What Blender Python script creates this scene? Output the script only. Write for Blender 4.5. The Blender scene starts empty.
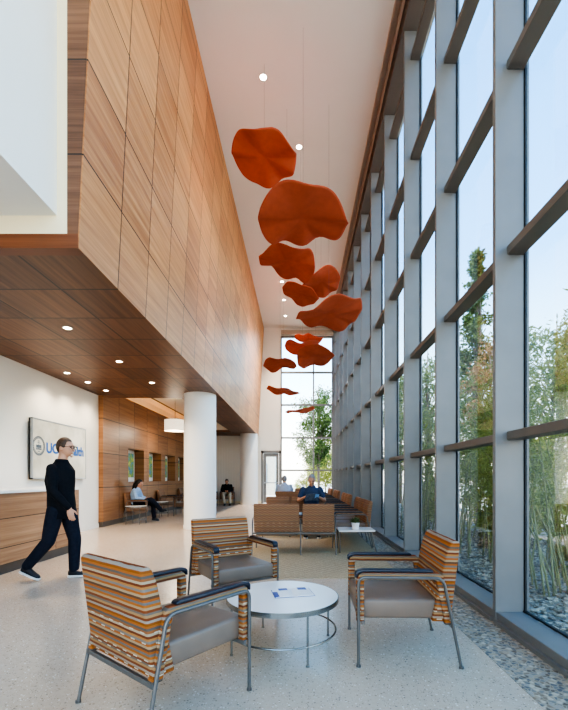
import bpy, bmesh, math, random
from mathutils import Vector, Matrix
random.seed(7)
PI = math.pi
C = bpy.context.scene.collection
SC = bpy.context.scene

# ------------------------------------------------------------------ materials
def new_mat(name):
    m = bpy.data.materials.new(name); m.use_nodes = True
    nt = m.node_tree; b = nt.nodes['Principled BSDF']
    return m, nt, b

def N(nt, typ, **kw):
    n = nt.nodes.new(typ)
    for k, v in kw.items():
        setattr(n, k, v)
    return n

def L(nt, a, b): nt.links.new(a, b)

def math_node(nt, op, a, b=None, c=None):
    n = N(nt, 'ShaderNodeMath', operation=op)
    for i, v in enumerate((a, b, c)):
        if v is None: continue
        if isinstance(v, (int, float)): n.inputs[i].default_value = v
        else: L(nt, v, n.inputs[i])
    return n.outputs[0]

def ramp(nt, fac, stops, const=False):
    r = N(nt, 'ShaderNodeValToRGB')
    if const: r.color_ramp.interpolation = 'CONSTANT'
    e = r.color_ramp.elements
    while len(e) > 1: e.remove(e[-1])
    e[0].position = stops[0][0]; e[0].color = (*stops[0][1], 1)
    for p, c in stops[1:]: e.new(p).color = (*c, 1)
    L(nt, fac, r.inputs[0])
    return r.outputs[0]

def mixc(nt, fac, a, b, blend='MIX'):
    n = N(nt, 'ShaderNodeMix', data_type='RGBA', blend_type=blend)
    for s, v in ((n.inputs[0], fac), (n.inputs[6], a), (n.inputs[7], b)):
        if isinstance(v, (int, float)): s.default_value = v
        elif isinstance(v, tuple): s.default_value = (*v, 1)
        else: L(nt, v, s)
    return n.outputs[2]

def coords(nt):
    tc = N(nt, 'ShaderNodeTexCoord'); sp = N(nt, 'ShaderNodeSeparateXYZ')
    L(nt, tc.outputs['Object'], sp.inputs[0])
    return tc.outputs['Object'], sp.outputs

def vec(nt, x, y, z):
    n = N(nt, 'ShaderNodeCombineXYZ')
    for i, v in enumerate((x, y, z)):
        if isinstance(v, (int, float)): n.inputs[i].default_value = v
        else: L(nt, v, n.inputs[i])
    return n.outputs[0]

def noise(nt, v, scale, detail=2, rough=.5):
    n = N(nt, 'ShaderNodeTexNoise'); n.inputs['Scale'].default_value = scale
    n.inputs['Detail'].default_value = detail; n.inputs['Roughness'].default_value = rough
    L(nt, v, n.inputs['Vector']); return n.outputs['Fac']

def bump(nt, b, h, strength, dist=.01):
    n = N(nt, 'ShaderNodeBump'); n.inputs['Strength'].default_value = strength
    n.inputs['Distance'].default_value = dist
    L(nt, h, n.inputs['Height']); L(nt, n.outputs[0], b.inputs['Normal'])

def lin(h):
    h = h.lstrip('#'); out = []
    for i in (0, 2, 4):
        c = int(h[i:i+2], 16) / 255
        out.append(c / 12.92 if c <= .04045 else ((c + .055) / 1.055) ** 2.4)
    return tuple(out)

def plain(name, col, rough=.5, metal=0, spec=.5, vary=.06, scale=6, bmp=0, bscale=80):
    m, nt, b = new_mat(name)
    if isinstance(col, str): col = lin(col)
    o, _ = coords(nt)
    f = noise(nt, o, scale, 3)
    c = ramp(nt, f, [(.3, tuple(max(0, x * (1 - vary)) for x in col)), (.7, tuple(min(1, x * (1 + vary)) for x in col))])
    L(nt, c, b.inputs['Base Color'])
    b.inputs['Roughness'].default_value = rough; b.inputs['Metallic'].default_value = metal
    b.inputs['Specular IOR Level'].default_value = spec
    if bmp: bump(nt, b, noise(nt, o, bscale, 2), bmp, .004)
    return m

def emit(name, col, s):
    m, nt, b = new_mat(name)
    b.inputs['Base Color'].default_value = (*col, 1)
    b.inputs['Emission Color'].default_value = (*col, 1); b.inputs['Emission Strength'].default_value = s
    return m

def wood(name, ia, sa, oa, ib, sb, ob, dark=(.245, .105, .048), light=(.50, .255, .125), rough=.42, joint=.005):
    """panelled veneer: grain runs along axis ia, panels sa x sb"""
    m, nt, b = new_mat(name)
    o, xyz = coords(nt)
    a, c = xyz[ia], xyz[ib]
    ua = math_node(nt, 'DIVIDE', math_node(nt, 'SUBTRACT', a, oa), sa)
    ub = math_node(nt, 'DIVIDE', math_node(nt, 'SUBTRACT', c, ob), sb)
    fa, fb = math_node(nt, 'FLOOR', ua), math_node(nt, 'FLOOR', ub)
    wn = N(nt, 'ShaderNodeTexWhiteNoise', noise_dimensions='3D')
    L(nt, vec(nt, fa, fb, 3.7), wn.inputs['Vector'])
    pr = wn.outputs['Value']
    g1 = noise(nt, vec(nt, math_node(nt, 'MULTIPLY', a, .5), math_node(nt, 'MULTIPLY', c, 16), math_node(nt, 'MULTIPLY', pr, 50)), 1.0, 5, .62)
    g2 = noise(nt, vec(nt, math_node(nt, 'MULTIPLY', a, 2.0), math_node(nt, 'MULTIPLY', c, 110), math_node(nt, 'MULTIPLY', pr, 50)), 1.0, 2)
    g = math_node(nt, 'ADD', math_node(nt, 'MULTIPLY', g1, .75), math_node(nt, 'MULTIPLY', g2, .25))
    g = math_node(nt, 'ADD', g, math_node(nt, 'MULTIPLY', math_node(nt, 'SUBTRACT', pr, .5), .16))
    mid = tuple((x + y) / 2 for x, y in zip(dark, light))
    col = ramp(nt, g, [(.32, dark), (.5, mid), (.68, light)])
    # joints
    def edge(u, s):
        f = math_node(nt, 'FRACT', u)
        return math_node(nt, 'MULTIPLY', math_node(nt, 'MINIMUM', f, math_node(nt, 'SUBTRACT', 1.0, f)), s)
    e = math_node(nt, 'MINIMUM', edge(ua, sa), edge(ub, sb))
    jm = math_node(nt, 'LESS_THAN', e, joint)
    col = mixc(nt, jm, col, (.035, .018, .01))
    L(nt, col, b.inputs['Base Color'])
    b.inputs['Roughness'].default_value = rough
    b.inputs['Specular IOR Level'].default_value = .4
    return m

def stripes(name, pal, dashcol='cbbda3', thr=.78, rowh=.0125, tint=(1, 1, 1), wave=0):
    m, nt, b = new_mat(name)
    o, xyz = coords(nt)
    x, y, z = xyz
    u = math_node(nt, 'ADD', x, y)
    wob = math_node(nt, 'MULTIPLY', math_node(nt, 'SUBTRACT', noise(nt, vec(nt, u, 0, 0), 9, 2), .5), .007)
    if wave: wob = math_node(nt, 'ADD', wob, math_node(nt, 'MULTIPLY', math_node(nt, 'SINE', math_node(nt, 'MULTIPLY', u, 75)), wave))
    zz = math_node(nt, 'ADD', z, wob)
    def row(h, seed):
        r = math_node(nt, 'FLOOR', math_node(nt, 'DIVIDE', zz, h))
        wn = N(nt, 'ShaderNodeTexWhiteNoise', noise_dimensions='2D')
        L(nt, vec(nt, r, seed, 0), wn.inputs['Vector'])
        return r, wn.outputs['Value']
    v1 = math_node(nt, 'FRACT', math_node(nt, 'DIVIDE', math_node(nt, 'ADD', zz, 5.0), rowh*len(pal)))
    t = lambda h: tuple(a * c for a, c in zip(lin(h), tint))
    col = ramp(nt, v1, [(i / len(pal), t(h)) for i, h in enumerate(pal)], True)
    r2, v2 = row(.0175, 8.1)
    du = math_node(nt, 'FRACT', math_node(nt, 'ADD', math_node(nt, 'DIVIDE', u, .10), math_node(nt, 'MULTIPLY', v2, 7)))
    dash = math_node(nt, 'MULTIPLY', math_node(nt, 'LESS_THAN', du, .36), math_node(nt, 'GREATER_THAN', v2, thr))
    fr = math_node(nt, 'FRACT', math_node(nt, 'DIVIDE', zz, .0175))
    dash = math_node(nt, 'MULTIPLY', dash, math_node(nt, 'LESS_THAN', fr, .42))
    col = mixc(nt, dash, col, t(dashcol))
    fine = noise(nt, o, 260, 1)
    col = mixc(nt, .35, col, mixc(nt, fine, (.55, .5, .46), (1.0, .98, .95)), 'MULTIPLY')
    L(nt, col, b.inputs['Base Color'])
    b.inputs['Roughness'].default_value = .85; b.inputs['Specular IOR Level'].default_value = .2
    bump(nt, b, fine, .25, .002)
    return m

def terrazzo():
    m, nt, b = new_mat('terrazzo')
    o, _ = coords(nt)
    base = ramp(nt, noise(nt, o, .55, 3), [(.3, lin('c3ac97')), (.7, lin('cfb9a4'))])
    base = mixc(nt, .2, base, ramp(nt, noise(nt, o, 30, 2), [(.35, lin('aa9c89')), (.65, lin('c5b9a8'))]))
    def chips(scale, thr, stops):
        v = N(nt, 'ShaderNodeTexVoronoi'); v.inputs['Scale'].default_value = scale
        L(nt, o, v.inputs['Vector'])
        s = N(nt, 'ShaderNodeSeparateXYZ'); L(nt, v.outputs['Color'], s.inputs[0])
        msk = math_node(nt, 'MULTIPLY', math_node(nt, 'LESS_THAN', v.outputs['Distance'], thr), math_node(nt, 'GREATER_THAN', s.outputs[0], .78))
        return msk, ramp(nt, s.outputs[1], stops, True)
    m1, c1 = chips(55, .32, [(0, lin('8b7862')), (.35, lin('e6e0d4')), (.7, lin('7a7068'))])
    m2, c2 = chips(120, .34, [(0, lin('6b5e50')), (.4, lin('a08a70')), (.75, lin('e8e2d8'))])
    base = mixc(nt, math_node(nt, 'MULTIPLY', m1, .75), base, c1)
    base = mixc(nt, math_node(nt, 'MULTIPLY', m2, .8), base, c2)
    L(nt, base, b.inputs['Base Color'])
    b.inputs['Roughness'].default_value = .22; b.inputs['Specular IOR Level'].default_value = .5
    return m

def pebbles(name, scale, tone=1.0, rough=.55):
    m, nt, b = new_mat(name)
    o, _ = coords(nt)
    v = N(nt, 'ShaderNodeTexVoronoi'); v.inputs['Scale'].default_value = scale
    d = N(nt, 'ShaderNodeTexVoronoi', feature='DISTANCE_TO_EDGE'); d.inputs['Scale'].default_value = scale
    for n in (v, d): L(nt, o, n.inputs['Vector'])
    s = N(nt, 'ShaderNodeSeparateXYZ'); L(nt, v.outputs['Color'], s.inputs[0])
    t = lambda h: tuple(x * tone for x in lin(h))
    c = ramp(nt, s.outputs[0], [(0, t('8c847a')), (.16, t('b59f84')), (.32, t('6e6a66')), (.46, t('cdbda4')), (.6, t('967c62')), (.74, t('a59c90')), (.88, t('76624f'))], True)
    c = mixc(nt, .4, c, mixc(nt, noise(nt, o, 90, 2), (.5, .5, .5), (1.2, 1.2, 1.2)), 'MULTIPLY')
    e = math_node(nt, 'MINIMUM', math_node(nt, 'MULTIPLY', d.outputs['Distance'], 7), 1.0)
    c = mixc(nt, e, t('b0a08a'), c)
    L(nt, c, b.inputs['Base Color']); b.inputs['Roughness'].default_value = rough
    bump(nt, b, e, .5, .01)
    return m

def carpet():
    m, nt, b = new_mat('carpet')
    o, xyz = coords(nt)
    k = N(nt, 'ShaderNodeTexChecker'); k.inputs['Scale'].default_value = 16
    L(nt, o, k.inputs['Vector'])
    k.inputs['Color1'].default_value = (*lin('ae987a'), 1); k.inputs['Color2'].default_value = (*lin('c2ac8d'), 1)
    c = mixc(nt, .55, k.outputs[0], ramp(nt, noise(nt, o, 70, 3), [(.3, lin('8a775f')), (.7, lin('c6b396'))]))
    L(nt, c, b.inputs['Base Color']); b.inputs['Roughness'].default_value = .95
    b.inputs['Specular IOR Level'].default_value = .1
    return m

def glass():
    m = bpy.data.materials.new('clear_glass'); m.use_nodes = True
    nt = m.node_tree; nt.nodes.clear()
    out = N(nt, 'ShaderNodeOutputMaterial'); mx = N(nt, 'ShaderNodeMixShader')
    tr = N(nt, 'ShaderNodeBsdfTransparent'); gl = N(nt, 'ShaderNodeBsdfGlossy')
    tr.inputs[0].default_value = (.96, .98, .98, 1); gl.inputs['Roughness'].default_value = .0
    fr = N(nt, 'ShaderNodeFresnel'); fr.inputs[0].default_value = 1.45
    L(nt, math_node(nt, 'MULTIPLY', fr.outputs[0], .4), mx.inputs[0]); L(nt, tr.outputs[0], mx.inputs[1]); L(nt, gl.outputs[0], mx.inputs[2])
    L(nt, mx.outputs[0], out.inputs[0])
    return m

def leafmat(name, a, b_, scale=1.2):
    m = bpy.data.materials.new(name); m.use_nodes = True
    nt = m.node_tree; nt.nodes.clear()
    out = N(nt, 'ShaderNodeOutputMaterial'); mx = N(nt, 'ShaderNodeMixShader'); mx.inputs[0].default_value = .4
    d = N(nt, 'ShaderNodeBsdfDiffuse'); t = N(nt, 'ShaderNodeBsdfTranslucent')
    o, _ = coords(nt)
    wn = N(nt, 'ShaderNodeTexNoise'); wn.inputs['Scale'].default_value = scale * 6; L(nt, o, wn.inputs['Vector'])
    c = ramp(nt, wn.outputs['Fac'], [(.3, lin(a)), (.7, lin(b_))])
    L(nt, c, d.inputs[0]); L(nt, c, t.inputs[0])
    L(nt, d.outputs[0], mx.inputs[1]); L(nt, t.outputs[0], mx.inputs[2]); L(nt, mx.outputs[0], out.inputs[0])
    return m

M = dict(
    white=plain('white_paint', 'e6e2da', .6, vary=.012, scale=1.5),
    ceilingp=plain('ceiling_paint', 'e4e3de', .7, vary=.012, scale=1),
    cream=plain('cream_paint_uplit', 'f0e0bc', .6, vary=.01),  # cream deepened to stand in for a warm uplight on the frame
    column=plain('column_plaster', 'e9e7e3', .5, vary=.01),
    metal=plain('grey_aluminium', '7c7a78', .42, .15, vary=.05, scale=3),
    metald=plain('shaded_grey_aluminium', '6d655e', .45, .15, vary=.05, scale=3),  # grey aluminium browned and darkened, holds the warm shade of the transoms
    dark=plain('dark_gasket', '1d1e20', .6),
    bronze=plain('bronze_trim', 'b3a595', .5, .05),
    steel=plain('brushed_steel', 'a3a6a9', .3, .9, vary=.03),
    tube=plain('silver_tube', '6a6561', .35, .4, vary=.03),
    chrome=plain('polished_chrome', '8f8d89', .26, .9, vary=.02),
    vinyl=plain('taupe_vinyl', '7d695b', .42, vary=.05, scale=8, bmp=.15, bscale=200),
    navy=plain('navy_armcap', '1d222e', .38, vary=.08),
    top=plain('white_laminate', 'e3e1dc', .28, vary=.01),
    felt=plain('orange_felt', 'b65d46', .9, spec=.12, vary=.06, scale=9, bmp=.2, bscale=180),
    cable=plain('thin_cable', '6a6764', .5, .5),
    kick=plain('dark_kick', '5b5047', .5),
    skin=plain('skin', 'c08c70', .55, vary=.06, scale=14),
    black=plain('black_knit', '15161b', .85, spec=.2, vary=.15, scale=30),
    navyp=plain('navy_trousers', '1b1f2b', .85, spec=.2, vary=.15, scale=25),
    tee=plain('dark_blue_tee', '3b4963', .85, spec=.2, vary=.12, scale=25),
    paleshirt=plain('pale_blue_shirt', 'a9b4c6', .85, spec=.2, vary=.05, scale=25),
    denimlight=plain('light_denim', '9db6d2', .85, spec=.2, vary=.08, scale=25),
    khaki=plain('khaki_cloth', 'b9ab95', .85, spec=.2, vary=.06, scale=25),
    hairbrown=plain('brown_hair', '4a3323', .6, vary=.25, scale=60),
    hairgrey=plain('grey_hair', '8d8b89', .65, vary=.2, scale=60),
    hairblack=plain('black_hair', '17120f', .5, vary=.25, scale=60),
    shoe=plain('dark_shoe', '1a1c22', .6),
    sole=plain('white_sole', 'd8d6d2', .6),
    lens=plain('spectacle_frame', '101012', .3),
    paper=plain('paper', 'e9e8e4', .45, vary=.02),
    pblue=plain('print_blue', '3d4f8f', .45, vary=.2, scale=40),
    pot=plain('white_pot', 'eceae6', .4),
    soil=plain('soil', '3a2c20', .9, vary=.3, scale=60),
    screen=None,
    bark=plain('bark', '85766a', .9, vary=.3, scale=12),
    culm=plain('bamboo_culm', '8d8a55', .55, vary=.25, scale=4),
    fabric=stripes('striped_upholstery', ['8a4a2a', 'a88866', 'ac652f', '736b64', 'a85f2e', '6b4a36', 'a88c6c', 'ab6230', '80766c', 'b27a48', '7c4128', 'b09a7e', '99603c', '665c54', 'ac652f', '955526', '9c8c7c', '83472a', 'a88058', '78695c'], 'c4b7a2', .80, .0128),
    fabricb=stripes('brown_patterned_upholstery', ['956e56', '8a624e', 'a07d60', '886048', '9a735a', '806350', '9e7a5a'], 'ab9078', .75, .0145, (1, 1, 1), .006),
    terrazzo=terrazzo(), pebble=pebbles('pebble_mosaic', 34, .95), gravelbase=pebbles('gravel_base', 14, .8, .8), carpet=carpet(),
    glass=glass(),
    leafA=leafmat('conifer_needles', '40552f', '84985f'),
    leafB=leafmat('bamboo_leaf', '66753a', 'b3b86c'),
    leafC=leafmat('sunlit_leaf', '8a9248', 'c9c67c'),
    leafD=leafmat('grey_green_leaf', '62784f', '9fae7c'),
    leafE=leafmat('autumn_leaf', '8f6f4c', 'bf9f74'),
    succ=leafmat('succulent_leaf', '3f5a35', '7b9464', 8),
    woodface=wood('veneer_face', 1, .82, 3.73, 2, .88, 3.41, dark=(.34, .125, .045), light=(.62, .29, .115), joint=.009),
    woodsoffit=wood('veneer_soffit_shaded', 1, .82, 3.74, 0, .9, -2.70, dark=(.085, .034, .018), light=(.22, .095, .045), joint=.012),  # same veneer as the face, darkened to carry the soffit's shade
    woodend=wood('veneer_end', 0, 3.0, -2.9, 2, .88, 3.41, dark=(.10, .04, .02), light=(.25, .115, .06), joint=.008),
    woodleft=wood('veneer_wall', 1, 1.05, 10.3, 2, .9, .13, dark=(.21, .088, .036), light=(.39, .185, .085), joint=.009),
    wooddesk=wood('veneer_desk', 1, 1.42, 2.87, 2, .385, -.03, dark=(.25, .12, .06), light=(.46, .26, .14)),
    woodband=wood('veneer_band', 0, 9.0, -8, 2, 3, 0, dark=(.15, .045, .018), light=(.26, .09, .038)),
    dl=emit('downlight_glow', (1, .93, .82), 10),
    cove=emit('cove_glow', (1, .46, .10), 1.6),
    shade=None,
)
def shade_mat():
    m, nt, b = new_mat('linen_shade')
    o, xyz = coords(nt)
    w = noise(nt, vec(nt, xyz[0], xyz[1], math_node(nt, 'MULTIPLY', xyz[2], 20)), 14, 2)
    c = ramp(nt, w, [(.3, lin('d9d0c0')), (.7, lin('efe8da'))])
    L(nt, c, b.inputs['Base Color']); L(nt, c, b.inputs['Emission Color'])
    b.inputs['Emission Strength'].default_value = .35; b.inputs['Roughness'].default_value = .8
    return m
M['shade'] = shade_mat()
def screen_mat():
    m, nt, b = new_mat('display_screen')
    o, xyz = coords(nt)
    c = ramp(nt, noise(nt, o, 2.2, 3), [(.35, lin('a9a495')), (.65, lin('c2bdb0'))])
    L(nt, c, b.inputs['Base Color']); L(nt, c, b.inputs['Emission Color'])
    b.inputs['Emission Strength'].default_value = .06; b.inputs['Roughness'].default_value = .15
    return m
M['screen'] = screen_mat()
def picture_mat():
    m, nt, b = new_mat('landscape_print')
    o, xyz = coords(nt)
    n = noise(nt, o, 7, 4, .7)
    c = ramp(nt, n, [(.3, lin('24506b')), (.42, lin('4d7f9a')), (.5, lin('557d3c')), (.58, lin('8fa04c')), (.68, lin('c9b46a'))])
    L(nt, c, b.inputs['Base Color']); L(nt, c, b.inputs['Emission Color']); b.inputs['Emission Strength'].default_value = .08  # faint glow put into the print itself, no lamp behind it
    return m
M['picture'] = picture_mat()

# ------------------------------------------------------------------ mesh helpers
def link(name, bm, mat, parent=None, smooth=False, loc=None):
    bmesh.ops.recalc_face_normals(bm, faces=bm.faces[:])
    me = bpy.data.meshes.new(name); bm.to_mesh(me); bm.free()
    if smooth:
        for p in me.polygons: p.use_smooth = True
    me.materials.append(mat)
    o = bpy.data.objects.new(name, me); C.objects.link(o)
    if parent: o.parent = parent
    if loc: o.location = loc
    return o

def autosmooth(o, ang=40):
    me = o.data
    for p in me.polygons: p.use_smooth = True
    bm = bmesh.new(); bm.from_mesh(me)
    for e in bm.edges:
        e.smooth = len(e.link_faces) == 2 and e.calc_face_angle(0) < math.radians(ang)
    bm.to_mesh(me); bm.free()
    return o

def box(bm, x0, x1, y0, y1, z0, z1, bev=0, seg=2):
    t = bmesh.new()
    vs = [t.verts.new((x, y, z)) for x in (x0, x1) for y in (y0, y1) for z in (z0, z1)]
    for f in ((0, 1, 3, 2), (4, 6, 7, 5), (0, 4, 5, 1), (2, 3, 7, 6), (0, 2, 6, 4), (1, 5, 7, 3)):
        t.faces.new([vs[i] for i in f])
    if bev: bmesh.ops.bevel(t, geom=t.edges[:], offset=bev, segments=seg, profile=.5, affect='EDGES')
    merge(bm, t)

def merge(bm, t):
    bmesh.ops.recalc_face_normals(t, faces=t.faces[:])
    me = bpy.data.meshes.new('tmp'); t.to_mesh(me); t.free()
    bm.from_mesh(me); bpy.data.meshes.remove(me)

def prism(bm, pts, x0, x1, axis=0, bev=0, seg=2):
    """polygon pts (a,b) extruded along axis"""
    def P(a, b, c):
        return ((c, a, b), (a, c, b), (a, b, c))[axis]
    t = bmesh.new()
    v0 = [t.verts.new(P(a, b, x0)) for a, b in pts]; v1 = [t.verts.new(P(a, b, x1)) for a, b in pts]
    n = len(pts)
    t.faces.new(v0); t.faces.new(v1[::-1])
    for i in range(n): t.faces.new((v0[i], v1[i], v1[(i+1) % n], v0[(i+1) % n]))
    bmesh.ops.recalc_face_normals(t, faces=t.faces[:])
    if bev: bmesh.ops.bevel(t, geom=t.edges[:], offset=bev, segments=seg, profile=.5, affect='EDGES')
    merge(bm, t)

def tube(bm, pts, r, seg=10, closed=False):
    pts = [Vector(p) for p in pts]; n = len(pts)
    rr = r if isinstance(r, (list, tuple)) else [r] * n
    rings = []
    prev = None
    for i, p in enumerate(pts):
        a = pts[i-1] if (i > 0 or closed) else p
        b = pts[(i+1) % n] if (i < n-1 or closed) else p
        d = (b - a).normalized()
        if prev is None:
            up = Vector((0, 0, 1)) if abs(d.z) < .9 else Vector((1, 0, 0))
            s = d.cross(up).normalized()
        else:
            s = (prev - d * prev.dot(d)).normalized()
        prev = s
        w = d.cross(s)
        rings.append([bm.verts.new(p + (s * math.cos(2*PI*k/seg) + w * math.sin(2*PI*k/seg)) * rr[i]) for k in range(seg)])
    m = n if closed else n - 1
    for i in range(m):
        A, B = rings[i], rings[(i+1) % n]
        for k in range(seg): bm.faces.new((A[k], A[(k+1) % seg], B[(k+1) % seg], B[k]))
    if not closed:
        bm.faces.new(rings[0][::-1]); bm.faces.new(rings[-1])

def cyl(bm, cx, cy, z0, z1, r0, r1=None, seg=32):
    r1 = r0 if r1 is None else r1
    a = [bm.verts.new((cx + r0*math.cos(2*PI*k/seg), cy + r0*math.sin(2*PI*k/seg), z0)) for k in range(seg)]
    b = [bm.verts.new((cx + r1*math.cos(2*PI*k/seg), cy + r1*math.sin(2*PI*k/seg), z1)) for k in range(seg)]
    for k in range(seg): bm.faces.new((a[k], a[(k+1) % seg], b[(k+1) % seg], b[k]))
    bm.faces.new(a[::-1]); bm.faces.new(b)

def lathe(bm, prof, seg=32, c=(0, 0, 0)):
    rings = []
    for r, z in prof:
        if r < 1e-5: rings.append([bm.verts.new((c[0], c[1], c[2]+z))])
        else: rings.append([bm.verts.new((c[0]+r*math.cos(2*PI*k/seg), c[1]+r*math.sin(2*PI*k/seg), c[2]+z)) for k in range(seg)])
    for A, B in zip(rings, rings[1:]):
        for k in range(seg):
            q = []
            for v in (A[k % len(A)], A[(k+1) % len(A)], B[(k+1) % len(B)], B[k % len(B)]):
                if v not in q: q.append(v)
            if len(q) > 2: bm.faces.new(q)

def arc(p0, p1, p2, n=6):
    p0, p1, p2 = map(Vector, (p0, p1, p2))
    return [(1-t)**2*p0 + 2*t*(1-t)*p1 + t*t*p2 for t in [i/n for i in range(n+1)]]

def thing(name, label, cat, loc=(0, 0, 0), rz=0, group=None):
    o = bpy.data.objects.new(name, None); C.objects.link(o); o.empty_display_size = .1
    o.location = loc; o.rotation_euler = (0, 0, rz)
    return tag(o, label, cat, group)

def tag(o, label, cat, group=None, kind=None):
    o['label'] = label; o['category'] = cat
    if group: o['group'] = group
    if kind: o['kind'] = kind
    return o

def struct(name, bm, mat, parent=None, smooth=False):
    o = link(name, bm, mat, parent, smooth)
    if not parent: o['kind'] = 'structure'
    return o

def kids(o): return [c for c in bpy.data.objects if c.parent == o]
def dup(o, parent=None):
    c = o.copy(); C.objects.link(c)
    if parent is not None: c.parent = parent
    for ch in kids(o): dup(ch, c)
    return c

# ------------------------------------------------------------------ dimensions
H = 1.28           # eye height
YE = 20.37         # end wall
ZC = 8.9           # hall ceiling
ZS = 3.42          # wood soffit
Y0 = 3.74          # front of wood volume
XB, XT = -2.05, -1.775   # wood face bottom/top (face leans out)
XG, XM = 2.0, 1.73       # glass plane, inner face of mullions
YB = -4.0

# ------------------------------------------------------------------ room shell
bm = bmesh.new(); box(bm, -9, 1.36, YB, YE, -.15, 0); struct('floor', bm, M['terrazzo'])
bm = bmesh.new(); box(bm, 1.36, 1.78, YB, YE, -.15, .002); struct('floor_pebble_border', bm, M['pebble'])
bm = bmesh.new(); box(bm, -.95, 1.33, 5.11, 19.3, 0, .006); o = struct('floor_carpet', bm, M['carpet'])
bm = bmesh.new(); box(bm, -8.5, 1.53, YB, YE+.3, ZC, ZC+.25); struct('ceiling', bm, M['ceilingp'])
bm = bmesh.new(); box(bm, 1.53, 2.25, YB, YE+.3, ZC+.03, ZC+.25); struct('ceiling_shade_pocket', bm, M['bronze'])
bm = bmesh.new()
box(bm, 1.53, 1.56, YB, YE, ZC-.05, ZC+.03); box(bm, 1.635, 1.68, YB, YE, ZC-.09, ZC+.03)
struct('trim_cornice', bm, M['bronze'])
bm = bmesh.new(); box(bm, 1.70, 2.03, YB, YE, 8.62, ZC+.12); struct('trim_window_head', bm, M['metald'])

# reception wall on the left, white
bm = bmesh.new(); box(bm, -5.5, -5.2, YB, 10.42, 0, 4.0); struct('wall_left', bm, M['white'])
bm = bmesh.new(); box(bm, -5.2, -5.185, 7.2, 10.42, 0, .1); struct('baseboard_left', bm, M['white'])
# panelled wood wall with recessed niches
NY = [(11.97, 13.17), (13.62, 14.82), (15.27, 16.47), (16.92, 18.12)]
bm = bmesh.new()
X1, X2 = -5.40, -5.08
zs_, zt = 1.16, 2.17
box(bm, X1, X2, 10.42, YE, .14, zs_); box(bm, X1, X2, 10.42, YE, zt, 3.62)
ys = [10.42] + [v for n in NY for v in n] + [YE]
for i in range(0, len(ys), 2): box(bm, X1, X2, ys[i], ys[i+1], zs_, zt)
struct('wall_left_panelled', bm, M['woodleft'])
bm = bmesh.new(); box(bm, -5.4, -5.10, 10.44, YE, 0, .14); struct('baseboard_panelled', bm, M['kick'])
bm = bmesh.new(); box(bm, -5.7, -5.40, 10.42, YE+.3, 0, 4.2); struct('wall_left_behind', bm, M['white'])
for i, (a, b) in enumerate(NY):
    w = ['nearest the reception', 'second along from the reception', 'third along from the reception', 'farthest, beside the column edge'][i]
    t = thing('niche_picture', f'white-bordered landscape print in the wood wall niche {w}', 'picture', (-5.40, (a+b)/2, 1.66), 0, 'prints in the wall niches')
    bm = bmesh.new(); box(bm, .0, .02, -.57, .57, -.48, .48); link('mount', bm, M['paper'], t)
    bm = bmesh.new(); box(bm, .02, .026, -.50, .50, -.36, .40); link('print', bm, M['picture'], t)
# low lobby ceiling with cove + black slot
bm = bmesh.new(); box(bm, -5.7, -3.0, 10.76, YE, 3.98, 4.2); struct('ceiling_lobby', bm, M['ceilingp'])
bm = bmesh.new(); box(bm, -5.0, -4.93, 10.9, 18.6, 3.972, 3.98); struct('trim_slot_diffuser', bm, M['dark'])
bm = bmesh.new(); box(bm, -5.34, -5.28, 10.6, 18.7, 3.62, 3.66)
tag(link('cove_light', bm, M['cove']), 'warm orange strip light in the cove above the panelled wood wall', 'light')
# end wall: left/lobby part, strip over door, strips round the window
bm = bmesh.new()
box(bm, -5.7, -2.3, YE, YE+.3, 0, 4.2); box(bm, -2.3, -1.92, YE, YE+.3, 0, 2.66)
box(bm, -2.3, -.90, YE, YE+.3, 2.66, ZC); box(bm, -.90, 2.3, YE, YE+.3, 8.5, ZC+.2)
for k in range(24): box(bm, -4.98+k*.13, -4.93+k*.13, YE-.02, YE, .1, 3.4)
struct('wall_end', bm, M['white'])
bm = bmesh.new(); box(bm, -5.08, -1.92, YE-.04, YE, 0, .1); struct('baseboard_end', bm, M['cream'])
bm = bmesh.new(); box(bm, -.9, 1.72, YE-.16, YE, 8.52, 8.72); struct('trim_roller_shade', bm, M['bronze'])

# wood volume
ye = YE - .02
bm = bmesh.new()
vs = [bm.verts.new(p) for p in ((XB, Y0, ZS), (XB, ye, ZS), (XT, ye, ZC), (XT, Y0, ZC))]; bm.faces.new(vs)
vs2 = [bm.verts.new(p) for p in ((XB-.1, Y0+.002, ZS+.02), (XB-.1, ye, ZS+.02), (XT-.1, ye, ZC), (XT-.1, Y0+.002, ZC))]; bm.faces.new(vs2[::-1])
for i in range(4): bm.faces.new((vs[i], vs[(i+1) % 4], vs2[(i+1) % 4], vs2[i]))
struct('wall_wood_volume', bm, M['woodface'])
bm = bmesh.new()   # front end strip
prism(bm, [(-2.155, ZS+.13), (-2.155, ZC), (XT-.012, ZC), (XB-.005, ZS+.13)], Y0-.005, Y0+.10, axis=1)
struct('trim_wood_end', bm, M['woodend'])
bm = bmesh.new(); box(bm, -5.2, XB-.004, Y0-.005, Y0+.12, ZS-.004, ZS+.13); struct('trim_wood_band', bm, M['woodband'])
bm = bmesh.new()
box(bm, -5.2, XB-.003, Y0, 10.76, ZS, ZS+.1); box(bm, -3.15, XB-.003, 10.76, ye, ZS, ZS+.1)
box(bm, -5.08, -3.15, 18.75, ye, ZS, ZS+.1)
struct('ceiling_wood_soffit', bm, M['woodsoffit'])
bm = bmesh.new(); box(bm, -5.4, -3.1, 10.72, 10.76, ZS+.1, 4.1); box(bm, -3.15, -3.1, 10.76, 18.8, ZS+.1, 4.1); box(bm, -5.08, -3.1, 18.75, 18.8, ZS+.1, 4.1)
struct('trim_lobby_fascia', bm, M['white'])
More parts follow.
